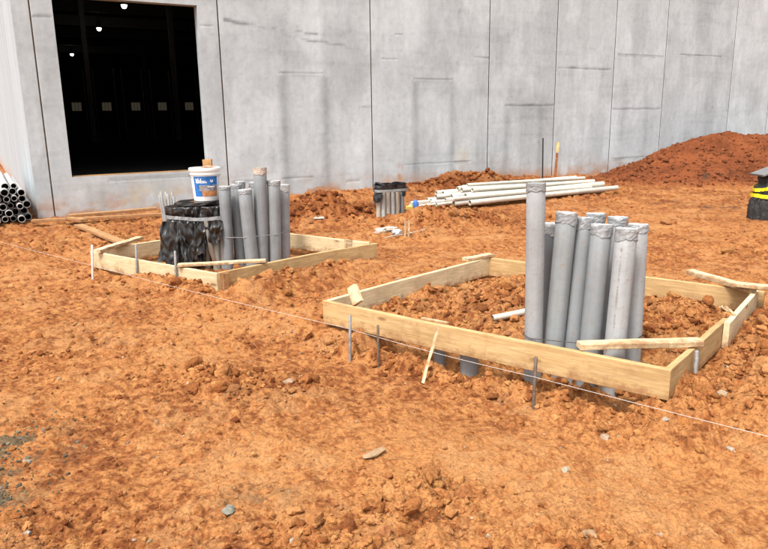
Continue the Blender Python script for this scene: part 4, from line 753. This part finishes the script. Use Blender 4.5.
# ------------------------------------------------------------------ right edge bundle with caution tape
rb = tag(empty('wrapped_stub', (6.19, 10.85, 0)), 'black fabric wrapped stub with yellow tape at the right edge', 'bundle')
def drum():
    nz, na = 30, 90; an = np.linspace(0, 2*np.pi, na, endpoint=False); A, Zz = np.meshgrid(an, np.linspace(-.1, .66, nz)); rad = .28-.10*ss(.05, .66, Zz)+.07*(fbm(A*5, Zz*3, 901, 4)-.5)+.05*(fbm(A*14, Zz*12, 911, 3)-.5)-.03*np.exp(-((Zz-.30)/.04)**2)-.03*np.exp(-((Zz-.50)/.04)**2)
    return np.stack([rad*np.cos(A), rad*np.sin(A), Zz], -1).reshape(-1, 3), grid_quads(nz, na, True)
v, q = drum(); big_mesh('black_fabric', v, q, m_geo, parent=rb)
for z, r_, tl in ((.30, .268, .02), (.49, .242, -.09)):
    vs = []; nb = 48
    for dz in (-.028, .028):
        for i in range(nb): a = 2*math.pi*i/nb; rr = r_+random.uniform(-.008, .014); vs.append((rr*math.cos(a), rr*math.sin(a), z+dz+tl*math.cos(a)*-1+random.uniform(-.006, .006)))
    mesh('caution_tape', vs, [(i, (i+1) % nb, nb+(i+1) % nb, nb+i) for i in range(nb)], m_yel, rb)
o = plank_mesh('top_board', .58, .4, .03, m_slate, rb, 0, 4); aim(o, (-.24, -.2, .64), (.30, -.2, .83), (0, 1, 0))

# ------------------------------------------------------------------ small debris and stones
def gz(x, y): return float(ground_z(np.array([x]), np.array([y]))[0])
def stone(x, y, sx, sy, sz, c, label, seed, cat='stone'):
    v, f = clod_shapes(1, 2, seed)[0]; v = v/np.abs(v).max(0); o = big_mesh('stone', v*np.array([sx, sy, sz]), f, plain('stone_%d' % seed, tuple(.55*t for t in c), .85, .25, 0, .3, 40, .4, .25), smooth=False, tri=True); o.location = (x, y, gz(x, y)+sz*.35); o.rotation_euler.z = seed; tag(o, label, cat, 'single stones in the clay')
stone(.852, 2.93, .034, .026, .016, (.62, .52, .36), 'flat cream stone on the smooth clay in the lower middle', 1)
stone(-.678, 2.60, .036, .03, .02, (.32, .31, .25), 'grey green stone near the lower left middle', 2)
stone(-.36, 2.37, .028, .026, .022, (.60, .54, .44), 'round whitish stone at the bottom edge', 3)
stone(1.157, 3.32, .032, .03, .024, (.58, .40, .27), 'tan stone in front of the trench below the string', 4)
stone(1.72, 3.10, .040, .02, .014, (.62, .50, .38), 'long pale stone just below the string at the right', 5)
stone(.78, 2.31, .035, .028, .02, (.52, .33, .18), 'tan stone at the bottom edge right of the middle', 6)
stone(-.06, 3.07, .07, .035, .018, (.56, .38, .22), 'long pale clay slab in the lower middle', 7)
stone(-1.47, 2.46, .022, .02, .016, (.62, .56, .48), 'small white stone at the bottom left', 8)
stone(-1.80, 3.10, .028, .022, .014, (.42, .43, .38), 'pale grey stone in the dark gravel patch at the left edge', 9)
stone(1.50, 3.38, .03, .02, .016, (.60, .48, .36), 'pale chip under the right end of the front board', 10)
stone(-.62, 4.10, .05, .03, .018, (.56, .38, .25), 'flat pale clay chip in the rough patch left of the nearest form', 12)
stone(1.86, 3.50, .035, .03, .022, (.58, .42, .26), 'tan stone on the clods at the right corner of the nearest form', 13)
def scrap(name, pts, m, label, cat='debris', seed=0, amp=.008):
    o = rag(name, pts, m, None, 6, seed, amp); tag(o, label, cat, 'bits of site litter'); return o
def slab(x, y, lx, ly, h, rz, m, name, label, tiltx=0, lift=.0):
    o = plank_mesh(name, lx, ly, h, m, None, 0, 5, 4); z = gz(x, y)+h*.5+.012+lift; aim(o, (x, y, z), (x+math.cos(rz)*lx, y+math.sin(rz)*lx, z+tiltx), (-math.sin(rz), math.cos(rz), .05)); tag(o, label, 'debris', 'bits of site litter'); return o
def crumple(name, x, y, d, rz, m, label, seed):
    v, f = clod_shapes(1, 4, seed)[0]; v = v/np.abs(v).max(0); v = v*(1+.5*(fbm(v[:, 0]*3+seed, v[:, 1]*3+v[:, 2]*4, seed, 3)-.5))[:, None]; o = big_mesh(name, v*np.array(d), f, m, smooth=False, tri=True); o.location = (x, y, gz(x, y)+d[2]*.6); o.rotation_euler.z = rz; tag(o, label, 'debris', 'bits of site litter')
crumple('torn_sack', .02, 9.75, (.20, .07, .05), .25, m_scrapw, 'crumpled cream sack lying on the clay past the nearest form', 31)
crumple('foil_scrap', .20, 9.62, (.085, .06, .05), .7, m_tapew, 'shiny silver scrap beside the cream sack', 37)
crumple('clay_bag', -.14, 9.68, (.10, .06, .035), .1, plain('pinkish_bag', (.42, .25, .18), .8), 'pinkish crumpled bag at the left end of the cream sack', 41)
for k, (x, y, hh) in enumerate(((.285, 9.35, .20), (.335, 9.37, .19))):
    o = board_between('white_peg', (x, y, -.05), (x+.005, y, hh+.03), .03, .02, m_pine2, None, (1, 0, 0), 0, 95+k); tag(o, ('left' if k == 0 else 'right')+' of two white pegs standing beside the cream sack', 'stake', 'pair of white pegs')
tag(curve_obj('cord', [(.02, 9.28, gz(.02, 9.28)+.03), (.15, 9.38, gz(.15, 9.38)+.035), (.35, 9.55, gz(.35, 9.55)+.03), (.6, 9.75, gz(.6, 9.75)+.03)], .009, m_scrapw), 'white cord trailing past the two pegs', 'cord')
slab(-1.10, 10.75, .16, .09, .02, .2, m_scrapw, 'paper_scrap', 'small white scrap lying on the clay behind the farther form', 0, .02)
o = lathe('spray_can', [(.05, 0), (.052, .01), (.052, .15), (.03, .18), (.02, .20), (.0, .205)], m_bluep, None, 14); o.location = (.57, 11.55, gz(.57, 11.55)+.05); o.rotation_euler = (.12, -.1, 0); tag(o, 'small blue can standing left of the ivory pipe pile', 'can')
slab(.40, 11.55, .12, .08, .06, .1, m_yelp, 'yellow_scrap', 'dull yellow scrap at the foot of the blue can', 0, .02); slab(.66, 11.56, .12, .07, .05, .4, m_yelp, 'yellow_scrap', 'dull yellow scrap right of the blue can', 0, .02)
tag(curve_obj('white_pipe_strip', [(.45, 11.98, .09), (.8, 12.1, .12), (1.2, 12.35, .12), (1.5, 12.7, .09)], .014, m_scrapw), 'thin white flexible strip lying at the foot of the wall behind the cluster', 'cord')
for k, (a, b) in enumerate((((2.41, 4.66, .25), (2.43, 4.70, .20)), ((2.43, 4.66, .25), (2.49, 4.63, .19)), ((2.40, 4.68, .24), (2.49, 4.69, .20)))):
    o = board_between('wood_sliver', a, b, .016, .008, m_pine2, None, (0, .3, 1), 0, 110+k); tag(o, ('first', 'second', 'third')[k]+' of three white splinters on the soil by the right board', 'debris', 'white splinters by the right board')
